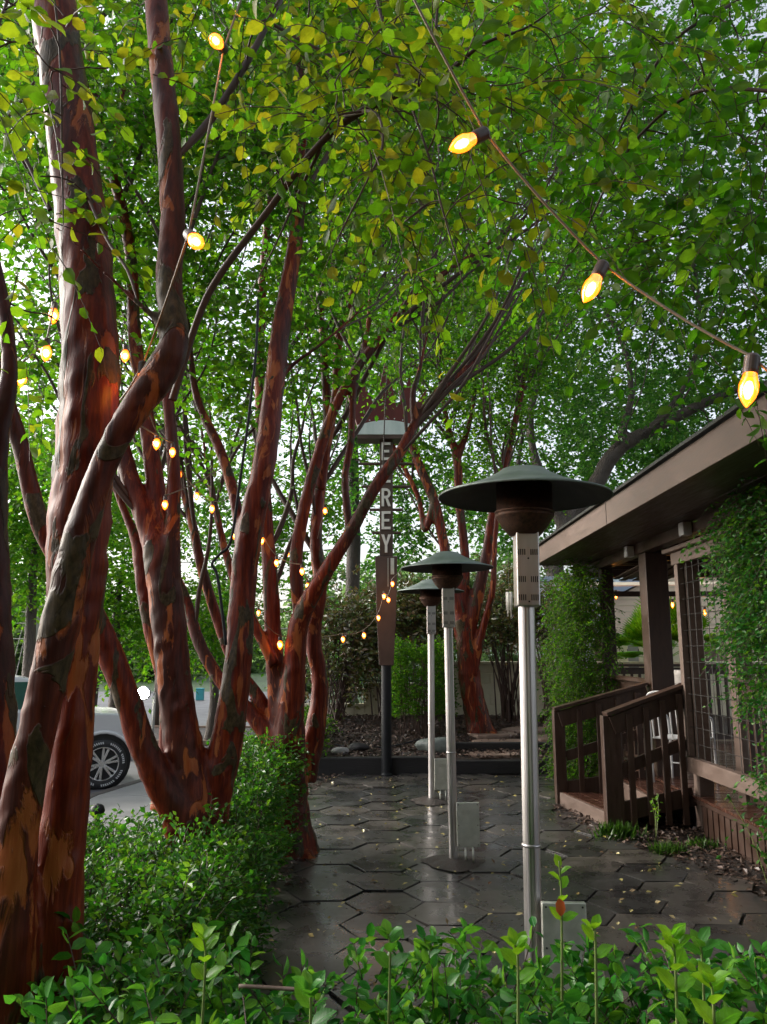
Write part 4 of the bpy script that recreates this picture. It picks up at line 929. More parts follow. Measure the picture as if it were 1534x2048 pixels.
# ================================================================== hedges and shrubs
def hedge(name, label, x0, x1, y0, y1, ztop, n, leaf, mat, per=7, detail=False, spr=.14, shell=.16, bottom=.05, cat='hedge', upbias=.9, top_frac=None, stems=60, group=None, zj=.04, side_x=None):
    rt = thing(name, ((x0 + x1) / 2, (y0 + y1) / 2, 0), label, cat, group)
    ns = n // per; zt = ztop if callable(ztop) else (lambda x, y: ztop + 0 * x)
    aT = (x1 - x0) * (y1 - y0); hh = float(np.mean(zt(np.array([x0, x1]), np.array([y0, y1])))); aF = (x1 - x0) * hh; aS = (y1 - y0) * hh
    tot = aT + 2 * aF + 2 * aS; u = rng.uniform(0, tot, ns)
    x = rng.uniform(x0, x1, ns); y = rng.uniform(y0, y1, ns); q = rng.uniform(0, 1, ns); dep = np.abs(rng.standard_normal(ns)) * shell
    outn = np.zeros((ns, 3))
    top = u < aT; fr = (u >= aT) & (u < aT + aF); bk = (u >= aT + aF) & (u < aT + 2 * aF); lf = (u >= aT + 2 * aF) & (u < aT + 2 * aF + aS); rt_ = u >= aT + 2 * aF + aS
    y = np.where(fr, y0 + dep, np.where(bk, y1 - dep, y)); x = np.where(lf, x0 + dep, np.where(rt_, x1 - dep, x))
    bulge = .10 * np.sin(x * 3.1 + 1) * np.sin(y * 2.7) + .05 * np.sin(x * 9 + y * 6)
    zz = zt(x, y) + bulge * .5 + zj * rng.standard_normal(ns)
    z = np.where(top, zz - dep, bottom + (zz - bottom) * q)
    outn[top] = (0, 0, 1); outn[fr] = (0, -1, .5); outn[bk] = (0, 1, .5); outn[lf] = (-1, 0, .5); outn[rt_] = (1, 0, .5)
    x = x + outn[:, 0] * bulge; y = y + outn[:, 1] * bulge
    org = np.column_stack([x, y, z]); dr = outn * upbias + rvec(ns) * .7
    V, F, tw = spray_leaves(org, dr, spr, per, leaf, detail, .1, .6, spread=.7)
    a = Acc(); a.add(V, F); a.build('foliage', M[mat], rt, smooth=detail)
    b = Acc(); b.tubes(tw, .002, .001, 3)
    sx = rng.uniform(x0 + .1, x1 - .1, stems); sy = rng.uniform(y0 + .1, y1 - .1, stems); zz = zt(sx, sy) * .9
    p0 = np.column_stack([sx, sy, np.full(stems, 0.0)]); p2 = np.column_stack([sx + rng.normal(0, .12, stems), sy + rng.normal(0, .12, stems), zz]); p1 = (p0 + p2) / 2 + rng.normal(0, .04, (stems, 3))
    b.tubes(np.stack([p0, p1, p2], 1), .010, .003, 5); b.build('stems', M['twig'], rt)
    return rt
hedge('hedge', 'clipped dark green hedge with glossy small leaves under the left tree cluster', -2.0, -.74, 3.4, 4.75, lambda x, y: .63 + .0 * x, 27000, .041, 'leaf_hedge', zj=.055)
hedge('hedge', 'narrow clipped green hedge between the second and third trunk clusters along the paving', -1.28, -.82, 5.3, 7.4, lambda x, y: np.interp(y, [5.3, 6.6, 7.4], [.70, .84, .88]), 19000, .042, 'leaf_hedge')
hedge('hedge', 'loose leafy hedge across the bottom foreground with holly like leaves', -.80, 1.06, 1.15, 2.30, lambda x, y: .82 + .03 * np.sin(x * 6) - .12 * np.clip(x - .75, 0, 1) - np.clip(-.5 - x, 0, 1) * .3, 21000, .044, 'leaf_front', per=8, detail=True, spr=.13, shell=.12, stems=130)
def shoot(px, py0, py1, Y, label, n=9, leaf=.055, mat='leaf_new', lean=0.0, pairs=True):
    a = P(px, py0, Y); b = P(px + lean, py1, Y); rt = thing('young_shoot', tuple(a - (0, 0, .2)), label, 'shoot', 'new shoots of the front hedge')
    p = spline([a - (0, 0, .2), a * .6 + b * .4 + (.006, .0, 0), b], 5); mb = MB(); mb.tube(p, np.linspace(.0035, .0018, len(p)), 6); mb.build('stem', M['shoot'], rt, smooth=True)
    t = np.linspace(.35, 1, n); k = (t * (len(p) - 1)); pos = np.array([p[int(min(len(p) - 1, round(q)))] for q in k])
    az = np.arange(n) * 2.4; d = np.column_stack([np.cos(az), np.sin(az) * .8 - .1, .55 + .5 * t + rng.normal(0, .15, n)])
    nm = np.column_stack([-np.cos(az) * .6, -np.sin(az) * .6 - .6, np.ones(n)])
    V, F = leaves(pos, d, nm, leaf * (1.1 - .5 * (t - .35)), True, 1.15); ac = Acc(); ac.add(V, F); ac.build('leaves', M[mat], rt, smooth=True)
shoot(1118, 1860, 1722, 2.05, 'tall bright green shoot with an orange leaf before the nearest heater box', 8, .040)
shoot(1400, 1985, 1885, 1.75, 'bright green shoot on the far right of the front hedge', 9, .050, 'leaf_front')
shoot(405, 1960, 1872, 1.80, 'bright green rosette low on the left of the front hedge', 10, .045)
shoot(1030, 1960, 1890, 1.70, 'yellow green star shaped shoot below the nearest heater', 7, .045)
shoot(1185, 1900, 1858, 1.75, 'small yellow green upright shoot right of the heater box', 5, .04)
shoot(1345, 1990, 1870, 1.65, 'broad bright green shoot in the right half of the front hedge', 11, .05)
shoot(615, 2040, 1985, 1.55, 'green shoot near the bottom edge left of centre', 7, .05, 'leaf_front')
shoot(1420, 2040, 1965, 1.50, 'light green shoot at the bottom right corner', 8, .05)
shoot(775, 1930, 1868, 1.95, 'pale striped green shoot in the middle of the front hedge', 8, .05, 'leaf_front')
# orange dying leaf
a = P(1118, 1795, 2.04); V, F = leaves(a[None], np.array([(.1, 0, -1.0)]), np.array([(0, -1.0, 0)]), .045, True); ac = Acc(); ac.add(V, F); setp(ac.build('orange_leaf', M['orange'], smooth=True), 'single curled orange leaf hanging on the tall shoot', 'leaf')
# bare fallen stick over the hedge
mb = MB(); mb.tube(spline([P(478, 1972, 1.75), P(550, 1976, 1.74), P(640, 1982, 1.72)], 5), .004, 6); setp(mb.build('bare_twig', M['wood_light'], smooth=True), 'bare pale twig lying level in the front hedge', 'twig')

hedge('clipped_shrub', 'tall boxy green shrub with bare lower stems behind the sign pole', .12, 1.0, 12.9, 13.7, lambda x, y: 1.72 + .06 * np.sin(x * 7), 9000, .055, 'leaf_mid', bottom=.62, cat='shrub', stems=40, spr=.18, shell=.12)
hedge('leafy_shrub', 'low loose bright green shrub beside the twisted trunk by the street', -1.75, -.98, 11.2, 13.4, lambda x, y: .62 + .10 * np.sin(y * 5), 6000, .06, 'leaf_mid', cat='shrub', spr=.2, shell=.14, stems=30)
def bush(label, c, rx, ry, z0, z1, n, leaf, mat, name='magnolia_bush', group=None, nstem=7, zf=None):
    rt = thing(name, (c[0], c[1], z0), label, 'bush', group); per = 8; ns = n // per
    k = 34; ctr = np.column_stack([rng.uniform(-rx, rx, k), rng.uniform(-ry, ry, k), rng.uniform(zf or z0 + (z1 - z0) * .12, z1, k)]) + (c[0], c[1], 0)
    b = Acc()
    for q in ctr:
        a = np.array((c[0] + rng.normal(0, .08), c[1] + rng.normal(0, .08), z0)); m_ = np.array((a[0] * .6 + q[0] * .4, a[1] * .6 + q[1] * .4, (a[2] + q[2]) / 2)); p = spline([a, m_, q], 4); b.add(*tube_arr(p, np.linspace(.016, .005, len(p)), 5))
    pk = rng.integers(0, k, ns); org = ctr[pk] + rng.standard_normal((ns, 3)) * .17; V, F, tw = spray_leaves(org, unit(org - ctr[pk]) + .4 * rvec(ns), .22, per, leaf, False, 0.1, .2); b.tubes(tw, .003, .0015, 3)
    a = Acc(); a.add(V, F); b.build('stems', M['twig'], rt); a.build('foliage', M[mat], rt)
bush('dark bronze leaved bush against the wire fence left of the sign pole', (-.85, 14.7), .62, .3, .42, 2.65, 4200, .11, 'leaf_magnolia', zf=.95, group='bronze leaved bushes along the wall')
bush('bronze leaved bush right behind the sign pole above the boxy shrub', (.05, 14.9), .55, .3, .45, 2.75, 3600, .11, 'leaf_magnolia', zf=1.5, group='bronze leaved bushes along the wall')
bush('bronze leaved bush behind the two farther heater posts', (.95, 14.8), .7, .3, .45, 2.7, 3000, .11, 'leaf_magnolia', zf=2.0, group='bronze leaved bushes along the wall')
bush('dark bush on a thin stem between the red tree and the nearest heater post', (2.25, 14.6), .55, .3, .42, 2.9, 3000, .10, 'leaf_magnolia', zf=1.95, group='bronze leaved bushes along the wall')
bush('dark bush against the wall beside the vine covered post', (3.0, 14.5), .45, .3, .42, 2.6, 2200, .10, 'leaf_magnolia', zf=2.0, group='bronze leaved bushes along the wall')

# climbing plants
def vine(label, faces_, n, leaf, mat, name='climbing_vine', per=7, spr=.22, stemspec=()):
    rt = thing(name, (faces_[0][0], faces_[0][2], 0), label, 'vine'); a = Acc(); b = Acc()
    tot = sum(f[-1] for f in faces_)
    for x0, x1, y0, y1, z0, z1, wgt in faces_:
        ns = int(n * wgt / tot / per); k = max(12, ns // 14)
        ctr = np.column_stack([rng.uniform(x0, x1, k), rng.uniform(y0, y1, k), rng.uniform(z0, z1, k)]); pk = rng.integers(0, k, ns)
        org = ctr[pk] + rng.standard_normal((ns, 3)) * (.06, .11, .12); V, F, tw = spray_leaves(org, rvec(ns) * (1, 1, .5) + np.array((-.5, -.4, .1)), spr, per, leaf, False, .8, .3); a.add(V, F); b.tubes(tw, .0022, .001, 3)
    for pth in stemspec: p = spline(pth, 6); b.add(*tube_arr(p, np.linspace(.02, .008, len(p)), 6))
    a.build('foliage', M[mat], rt); b.build('stem', M['twig'], rt)
vine('dense green vine covering the far corner post of the shelter below the eave', [(2.32, 3.0, 10.4, 11.35, .05, 2.8, 1.0)], 27000, .045, 'leaf_mid', stemspec=[[(2.7, 10.9, 0), (2.75, 10.95, 1.2), (2.7, 10.9, 2.7)]])
vine('glossy green vine hanging over the trellis at the right edge', [(2.76, 2.95, 4.2, 6.15, 1.35, 2.85, 1.0), (2.78, 2.92, 6.0, 6.4, 1.7, 2.62, .12), (2.76, 2.92, 4.2, 6.0, .5, 1.35, .12), (2.74, 2.95, 6.2, 6.6, 2.45, 2.68, .03)], 27000, .046, 'leaf_front', stemspec=[[(2.9, 5.2, 0), (2.86, 5.3, 1.0), (2.88, 5.6, 2.5)], [(2.88, 6.0, 0), (2.86, 5.9, 1.2), (2.87, 5.2, 2.6)]])
def seedling(x, y, h, label, n=14, leaf=.05, mat='leaf_hedge'):
    rt = thing('seedling', (x, y, -.03), label, 'seedling', 'small plants in the soil by the shelter'); b = Acc(); a = Acc()
    for k in range(3):
        tip = np.array((x + rng.normal(0, .12), y + rng.normal(0, .1), h * rng.uniform(.7, 1))); p = spline([(x, y, -.03), ((x + tip[0]) / 2 + .02, (y + tip[1]) / 2, h * .5), tip], 4); b.add(*tube_arr(p, .003, 4))
        pos = p[rng.integers(3, len(p), n)]; V, F = leaves(pos + rng.normal(0, .01, (n, 3)), rvec(n) + (0, 0, .3), np.array((0, -.3, 1.0)) + .4 * rvec(n), leaf * rng.uniform(.6, 1.1, n), True); a.add(V, F)
    b.build('stem', M['shoot'], rt); a.build('leaves', M[mat], rt, smooth=True)
seedling(2.75, 6.0, .62, 'leafy seedling in the soil below the trellis wire', 12)
seedling(2.62, 5.7, .38, 'low seedling with small pale leaves at the edge of the soil', 8, .04)
seedling(2.45, 7.5, .42, 'thin bright seedling in front of the step handrail', 6, .05, 'leaf_new')
seedling(2.9, 5.6, .85, 'taller seedling hugging the foot of the trellis at the right edge', 12)
def grass_tuft(x, y, r, h, n, label):
    rt = thing('grass_tuft', (x, y, -.03), label, 'grass tuft', 'grass tufts by the steps'); pos = np.column_stack([rng.normal(x, r * .5, n), rng.normal(y, r * .4, n), np.full(n, -.03)])
    V, F = leaves(pos, np.column_stack([rng.normal(0, .45, n), rng.normal(0, .45, n), np.ones(n)]), rvec(n), h * rng.uniform(.5, 1.1, n), False, .10); a = Acc(); a.add(V, F); a.build('blades', M['grass'], rt)
grass_tuft(2.12, 7.55, .16, .17, 420, 'soft green grass tuft at the foot of the nearer newel post')
grass_tuft(2.38, 7.0, .13, .12, 260, 'green grass tuft at the edge of the paving before the soil')
grass_tuft(2.75, 7.2, .13, .11, 140, 'thin grass tuft in the shade under the trellis post')

# ================================================================== TREES
# nearest crape myrtle, smooth peeling stems on the left
A_st = [
 [(95, 2300, 2.30, 190), (92, 2050, 2.30, 140), (108, 1800, 2.30, 112), (136, 1550, 2.30, 90), (150, 1300, 2.31, 92), (155, 1100, 2.32, 118), (172, 880, 2.34, 116), (178, 640, 2.38, 108), (150, 330, 2.45, 96), (105, 0, 2.55, 88), (85, -220, 2.65, 84)],
 [(40, 2300, 2.22, 150), (18, 2050, 2.2, 120), (22, 1800, 2.18, 96), (45, 1600, 2.16, 82), (88, 1400, 2.15, 74), (122, 1240, 2.15, 76), (158, 1080, 2.15, 66), (208, 930, 2.16, 54), (262, 830, 2.17, 58), (318, 750, 2.19, 68), (348, 680, 2.2, 60), (338, 560, 2.24, 52), (345, 430, 2.28, 50), (335, 250, 2.32, 50), (318, 80, 2.38, 46), (300, -160, 2.5, 42)],
 [(-60, 2300, 2.5, 130), (-30, 1950, 2.5, 120), (-16, 1600, 2.52, 110), (-20, 1300, 2.55, 84), (-22, 1050, 2.6, 72), (-10, 880, 2.6, 52), (18, 760, 2.62, 34), (8, 620, 2.66, 28), (-30, 450, 2.7, 26)],
 [(-10, 900, 2.6, 40), (-40, 780, 2.6, 36), (-90, 600, 2.6, 32)],
 [(345, 690, 2.2, 40), (318, 640, 2.18, 26), (295, 622, 2.17, 14)],
]
A_bl = [(600, 70, 2.35, .42, 0.22), (780, 190, 2.1, .36, 0.27), (700, 385, 2.2, .22, 0.32), (930, 130, 2.0, .30, 0.27), (985, 60, 2.3, .35, 0.22), (45, 120, 1.9, .26, 0.43), (25, 420, 2.2, .25, 0.36), (450, 90, 2.7, .36, 0.36),
        (1040, 430, 2.15, .12, 0.43), (860, 380, 2.15, .18, 0.43), (880, 560, 2.3, .08, 0.50), (960, 250, 2.0, .20, 0.36), (690, 20, 2.4, .4, 0.18), (850, 20, 2.4, .4, 0.18), (600, 310, 2.6, .3, 0.22), (230, 20, 2.9, .4, 0.29), (90, 640, 2.9, .18, 0.36), (1180, -60, 2.3, .4, 0.36)]
make_tree('crape_myrtle', 'nearest smooth barked tree at the left with orange red patches and two thick crossing stems', 'tree', (-.9, 2.3, 0), A_st, A_bl, 'leaf_near', .050, .28, 8, True, 'smooth red barked trees', voxel=.009, width=1.25, branch_r=.011, tdens=26, droop=.45, fan=10, fan_len=1.6, fan_z=2.6,
          extra=[[(345, 800, 2.6, 16), (395, 640, 2.6, 15), (440, 550, 2.6, 15), (530, 430, 2.6, 14), (620, 310, 2.55, 14), (700, 237, 2.5, 15), (800, 187, 2.45, 13), (890, 148, 2.4, 10)],
                 [(735, -80, 2.1, 7), (770, 60, 2.1, 6), (815, 190, 2.1, 5), (860, 320, 2.1, 5), (880, 400, 2.1, 4)],
                 [(530, 40, 2.5, 8), (600, 80, 2.5, 7), (675, 125, 2.5, 6), (700, 200, 2.5, 4)], [(875, 150, 2.4, 6), (872, 60, 2.4, 6), (880, -40, 2.4, 5)],
                 [(690, 230, 2.5, 9), (750, 225, 2.2, 6), (765, 290, 2.1, 5), (730, 370, 2.1, 4)], [(100, 420, 2.5, 10), (40, 300, 2.5, 7), (-20, 240, 2.5, 6)], [(640, 300, 2.55, 8), (600, 380, 2.6, 6), (560, 470, 2.6, 4)]])
# second cluster, at the hedge
B_st = [
 [(400, 1900, 4.7, 95), (385, 1740, 4.7, 105), (372, 1640, 4.65, 92), (330, 1580, 4.6, 66), (290, 1500, 4.55, 56), (248, 1380, 4.5, 53), (205, 1270, 4.45, 51), (160, 1180, 4.4, 43), (85, 1060, 4.3, 38), (38, 880, 4.25, 34), (5, 780, 4.2, 32), (-40, 640, 4.2, 28)],
 [(405, 1900, 4.75, 90), (400, 1740, 4.75, 100), (388, 1620, 4.7, 92), (368, 1500, 4.7, 78), (350, 1380, 4.7, 70), (338, 1250, 4.7, 68), (322, 1130, 4.7, 66), (300, 1060, 4.72, 47), (262, 960, 4.75, 38), (235, 860, 4.8, 32), (215, 740, 4.85, 28), (200, 600, 4.9, 24)],
 [(322, 1130, 4.7, 56), (322, 1050, 4.75, 38), (306, 930, 4.8, 36), (290, 820, 4.85, 32), (270, 680, 4.9, 28), (262, 520, 5.0, 24), (240, 400, 5.1, 23), (205, 280, 5.2, 23), (180, 120, 5.3, 19), (165, -60, 5.4, 15)],
 [(335, 1150, 4.7, 56), (345, 1050, 4.68, 32), (348, 950, 4.66, 28), (338, 820, 4.66, 24), (330, 700, 4.7, 21), (345, 560, 4.8, 19)],
 [(410, 1860, 4.75, 90), (412, 1720, 4.75, 95), (425, 1600, 4.75, 76), (452, 1490, 4.75, 66), (476, 1330, 4.75, 56), (486, 1180, 4.8, 53), (500, 1060, 4.8, 53), (528, 930, 4.8, 47), (545, 800, 4.85, 43), (562, 660, 4.9, 39), (585, 520, 5.0, 32), (600, 400, 5.1, 26), (608, 250, 5.2, 23), (600, 100, 5.3, 19)],
 [(330, 1620, 4.95, 60), (334, 1480, 4.95, 34), (328, 1375, 4.95, 28), (300, 1230, 4.95, 39), (285, 1120, 4.95, 38), (268, 1070, 4.95, 21), (240, 1000, 5.0, 15)],
 [(486, 1120, 4.8, 28), (470, 1000, 4.9, 23), (440, 900, 5.0, 21), (395, 800, 5.1, 17), (380, 700, 5.2, 13)],
 [(545, 800, 4.85, 19), (575, 740, 4.9, 11), (640, 690, 4.9, 8), (700, 640, 5.0, 7)],
 [(225, 330, 5.15, 17), (238, 250, 5.2, 14), (250, 160, 5.3, 13), (275, 90, 5.4, 11)],
]
B_bl = [(60, 250, 4.6, .8, .6), (200, 480, 4.9, .6, .55), (320, 250, 5.1, .8, .75), (480, 380, 5.2, .8, .7), (430, 620, 5.4, .6, .65), (620, 540, 5.4, .6, .6), (60, 560, 4.6, .5, .5), (600, 250, 5.6, .9, .7), (420, 60, 5.6, 1.0, .7), (150, 40, 5.2, .8, .6),
        (180, 760, 5.2, .4, .45), (420, 800, 5.6, .45, .5), (735, 660, 5.8, .25, .4), (760, 100, 5.6, .9, .6), (800, 400, 5.8, .6, .55), (580, 720, 5.6, .35, .45), (30, 800, 4.8, .35, .4)]
make_tree('crape_myrtle', 'second cluster of smooth red stems spreading out of the clipped left hedge', 'tree', (-1.15, 4.7, 0), B_st, B_bl, 'leaf_mid', .058, .34, 9, True, 'smooth red barked trees', voxel=.014, width=1.2, branch_r=.020, tdens=16, fan=46, fan_len=2.1, dens=1.15)
# third cluster at the paving edge
C_st = [
 [(585, 1735, 7.0, 135), (580, 1680, 7.0, 104), (575, 1600, 7.0, 84), (572, 1520, 7.0, 84), (560, 1430, 7.0, 48), (548, 1300, 7.0, 37), (540, 1150, 7.0, 32), (530, 1000, 7.0, 27), (522, 850, 7.05, 24), (520, 700, 7.1, 21), (525, 560, 7.2, 18), (540, 380, 7.3, 16), (545, 200, 7.4, 14)],
 [(575, 1600, 7.0, 76), (578, 1480, 6.95, 66), (588, 1350, 6.9, 48), (600, 1240, 6.85, 40), (648, 1150, 6.8, 32), (698, 1070, 6.8, 27), (750, 975, 6.8, 26), (800, 905, 6.85, 24), (830, 850, 6.9, 21), (880, 780, 7.0, 18), (940, 730, 7.1, 13)],
 [(570, 1560, 7.0, 60), (545, 1480, 7.0, 48), (500, 1425, 7.0, 32), (448, 1370, 7.0, 27), (400, 1290, 7.05, 26), (372, 1200, 7.1, 22), (345, 1140, 7.1, 19), (300, 1060, 7.2, 14)],
 [(560, 1500, 7.1, 46), (520, 1400, 7.1, 29), (470, 1330, 7.15, 24), (432, 1230, 7.2, 22), (402, 1130, 7.2, 21), (385, 1050, 7.25, 19), (362, 960, 7.3, 16), (350, 880, 7.3, 13)],
 [(605, 1560, 7.3, 56), (628, 1470, 7.3, 44), (640, 1370, 7.3, 34), (626, 1270, 7.3, 34), (640, 1170, 7.3, 30), (632, 1080, 7.3, 26), (640, 980, 7.35, 24), (655, 860, 7.4, 21), (650, 740, 7.4, 18), (640, 600, 7.5, 14)],
 [(600, 1240, 7.0, 29), (592, 1120, 7.0, 27), (610, 1010, 7.0, 26), (640, 900, 7.0, 24), (668, 820, 7.0, 21), (712, 740, 7.0, 19), (770, 665, 7.05, 19), (820, 600, 7.1, 16), (890, 545, 7.2, 13), (960, 500, 7.3, 10)],
 [(640, 980, 7.2, 22), (655, 880, 7.2, 21), (672, 780, 7.2, 19), (680, 660, 7.25, 19), (718, 560, 7.3, 18), (745, 480, 7.4, 13)],
 [(700, 1070, 6.9, 19), (690, 960, 7.0, 16), (702, 880, 7.0, 16), (708, 780, 7.0, 14), (735, 660, 7.1, 11), (742, 540, 7.2, 8)],
 [(830, 850, 6.9, 18), (826, 790, 6.95, 14), (838, 745, 7.0, 11)],
 [(548, 1330, 6.9, 24), (500, 1230, 6.9, 21), (465, 1150, 6.95, 18), (440, 1060, 7.0, 16), (420, 960, 7.1, 13)],
 [(595, 1700, 6.9, 40), (640, 1735, 6.75, 18), (680, 1752, 6.7, 8)], [(560, 1700, 6.9, 40), (520, 1745, 6.7, 20), (490, 1765, 6.6, 8)],
]
C_bl = [(560, 160, 7.6, 1.0, .6), (760, 80, 7.8, 1.1, .6), (960, 180, 8.0, 1.1, .7), (850, 420, 7.6, .9, .7), (700, 560, 7.6, .7, .6), (590, 760, 7.8, .4, .5), (900, 620, 7.8, .6, .6), (1060, 480, 8.2, .8, .7), (440, 830, 7.8, .5, .45), (960, 780, 8.0, .35, .5),
        (1080, 250, 8.2, .9, .7), (340, 700, 8.0, .8, .5), (150, 880, 8.0, .6, .4), (820, 260, 7.6, .9, .6), (1120, 60, 8.4, 1.1, .6), (775, 765, 9.0, .28, .5), (380, 940, 8, .35, .4), (520, 900, 8, .3, .35)]
make_tree('crape_myrtle', 'third red barked tree whose flared trunk stands at the left edge of the paving', 'tree', (-.82, 7.0, 0), C_st, C_bl, 'leaf_mid', .062, .36, 9, False, 'smooth red barked trees', voxel=.018, width=1.2, branch_r=.026, tdens=9, fan=95, fan_len=2.7, fan_z=1.3, dens=1.2)
# tree on the raised bed
D_st = [
 [(975, 1500, 13.3, 77), (958, 1450, 13.3, 53), (940, 1360, 13.3, 45), (930, 1270, 13.3, 40), (905, 1170, 13.3, 26), (888, 1090, 13.3, 21), (868, 1000, 13.3, 21), (838, 930, 13.3, 19), (815, 850, 13.4, 16), (800, 760, 13.5, 13)],
 [(930, 1290, 13.3, 35), (955, 1190, 13.3, 27), (975, 1100, 13.3, 22), (985, 1030, 13.3, 19), (1010, 930, 13.4, 16), (1040, 800, 13.5, 13)],
 [(925, 1250, 13.3, 24), (930, 1120, 13.3, 19), (918, 1000, 13.3, 18), (914, 920, 13.3, 18), (895, 850, 13.4, 13), (880, 760, 13.5, 10)], [(914, 920, 13.3, 16), (938, 850, 13.4, 11), (950, 780, 13.4, 10)],
 [(945, 1350, 13.2, 21), (965, 1260, 13.2, 16), (985, 1180, 13.1, 14), (990, 1080, 13.1, 11), (1000, 980, 13.1, 10)],
 [(868, 1000, 13.3, 16), (850, 1060, 13.35, 13), (835, 990, 13.4, 11), (790, 900, 13.4, 10)],
 [(975, 1470, 13.2, 29), (1010, 1482, 13.0, 16), (1045, 1490, 12.9, 6)], [(950, 1470, 13.2, 29), (925, 1500, 13.0, 14), (905, 1510, 12.9, 6)],
]
D_bl = [(800, 720, 13.5, 1.1, .7), (900, 850, 13.6, .8, .7), (1010, 760, 13.6, 1.1, .8), (980, 900, 13.8, .7, .6), (820, 930, 13.8, .5, .45), (900, 600, 13.6, 1.3, .8), (760, 900, 13.8, .5, .4), (1060, 620, 13.6, 1.2, .8), (700, 560, 13.8, 1.2, .6), (880, 1040, 14, .4, .5), (1040, 1010, 14, .5, .6)]
make_tree('crape_myrtle', 'leaning red barked tree on the mulch bed behind the heaters', 'tree', (1.45, 13.3, .3), D_st, D_bl, 'leaf_mid', .085, .45, 9, False, 'smooth red barked trees', voxel=.026, width=1.1, branch_r=.035, tdens=4, fan=46, fan_len=3.0, dens=1.25)
# live oak behind the shelter
F_st = [
 [(1130, 1500, 17, 76), (1120, 1300, 17, 44), (1110, 1150, 17, 37), (1130, 1060, 17, 34), (1185, 980, 17, 33), (1230, 905, 17, 31), (1300, 860, 16.8, 27), (1380, 820, 16.6, 22), (1470, 780, 16.5, 16), (1560, 760, 16.4, 12)],
 [(1240, 900, 17, 22), (1248, 850, 17, 17), (1262, 790, 17, 14), (1250, 700, 17, 12), (1200, 600, 17.2, 10)],
 [(1130, 1060, 17, 27), (1085, 960, 17, 20), (1060, 850, 17, 17), (1080, 700, 17, 14), (1060, 500, 17, 10)],
 [(1110, 1150, 17, 22), (1060, 1080, 17, 16), (1030, 1000, 17, 14), (1040, 900, 17.2, 10)],
 [(1300, 860, 16.8, 16), (1370, 770, 16.8, 12), (1400, 640, 17, 10), (1380, 480, 17.2, 8)],
]
F_bl = [(1120, 780, 17.5, 1.6, .56), (1250, 700, 17.5, 1.7, .56), (1380, 760, 17, 1.3, .56), (1160, 560, 18, 2.0, .56), (1330, 520, 18, 2.2, .63), (1480, 620, 17, 1.8, .63), (1200, 930, 18.5, 1.0, .49), (1080, 940, 18.2, .9, .49), (1300, 300, 18, 2.4, .49), (1500, 350, 17, 2.2, .56), (1130, 330, 18, 2.2, .49),
        (1420, 100, 18, 2.4, .6), (1200, 100, 18, 2.4, .6), (1480, 760, 16.5, .7, .56), (1080, 1080, 19, .8, .49), (960, 980, 19, .9, .6), (1160, 1040, 19, .6, .6)]
make_tree('live_oak', 'big dark live oak with a thick bent limb behind the shelter roof', 'tree', (3.9, 17, 0), F_st, F_bl, 'leaf_oak', .13, .6, 9, False, 'background trees', bark='bark_dark', voxel=.05, branch_r=.07, tdens=1.6, wob=.09, fan=20, fan_len=4, dens=1.5)
# tree outside the right edge whose branches hang into the view
def ws(pts): return spline(np.array(pts, float), 6)
E_st = [ws([(2.35, 1.0, -.05, .09), (2.33, 1.05, 1.2, .075), (2.3, 1.2, 2.4, .06), (2.25, 1.6, 3.2, .045), (2.0, 2.3, 3.75, .03), (1.6, 2.9, 3.9, .018)]), ws([(2.3, 1.2, 2.4, .05), (2.1, 1.0, 3.2, .04), (1.7, .9, 3.9, .03), (1.3, 1.3, 4.2, .02)]), ws([(2.25, 1.6, 3.2, .04), (2.3, 2.6, 3.4, .03), (1.9, 3.5, 3.45, .018)])]
E_bl = [(1150, 150, 2.9, .5, 0.25), (1350, 200, 2.7, .5, 0.32), (1490, 420, 2.7, .42, 0.43), (1200, 380, 3.1, .42, 0.29), (1370, 540, 3.1, .34, 0.43), (1500, 100, 2.6, .45, 0.25), (1060, 350, 3.2, .4, 0.25), (1290, 20, 3.0, .55, 0.25), (1470, 640, 3.1, .22, 0.50), (1330, 390, 3.0, .42, 0.36), (1150, 500, 3.2, .2, 0.36), (1280, 620, 3.3, .12, 0.36),
        (1e5 - 3.5, -4.5, 2.2, 1.8, 1.6), (1e5 - .5, -5, 2.2, 1.9, 1.6), (1e5 + 2.6, -4.5, 2.2, 1.9, 1.6), (1e5 - 2, -4.5, 4.4, 1.8, 1.3), (1e5 + 1.4, -4.5, 4.4, 1.8, 1.3),  # unseen lobes behind the camera, added to block front light
        (1e5 + .2, -.6, 4.0, 1.0, .8), (1e5 - 1.6, -.3, 4.1, 1.0, .8), (1e5 + 1.8, -.8, 3.9, 1.1, .9), (1e5 - .8, -1.8, 3.8, 1.2, .9), (1e5 + 1.0, -2.4, 3.6, 1.2, .9), (1e5 - 2.8, -1.2, 3.9, 1.1, .8)]  # unseen lobes overhead and behind, added to reduce front light
make_tree('shade_tree', 'leafy branches hanging in from the right above the string of bulbs', 'tree', (2.35, 1.0, 0), [], E_bl, 'leaf_mid', .060, .32, 9, True, voxel=.012, width=1.2, branch_r=.010, tdens=22, world_stems=E_st, bark='bark',
          extra=[[(1640, 190, 2.4, 9), (1534, 182, 2.5, 8), (1440, 176, 2.6, 8), (1370, 195, 2.7, 7), (1290, 260, 2.8, 6), (1230, 340, 2.9, 5), (1190, 420, 3.0, 4)], [(1460, 10, 2.8, 8), (1350, 80, 2.8, 7), (1270, 200, 2.9, 6), (1220, 300, 3.0, 4)], [(1620, 470, 2.8, 7), (1500, 445, 2.9, 6), (1380, 455, 3.0, 5), (1300, 480, 3.1, 4)]])

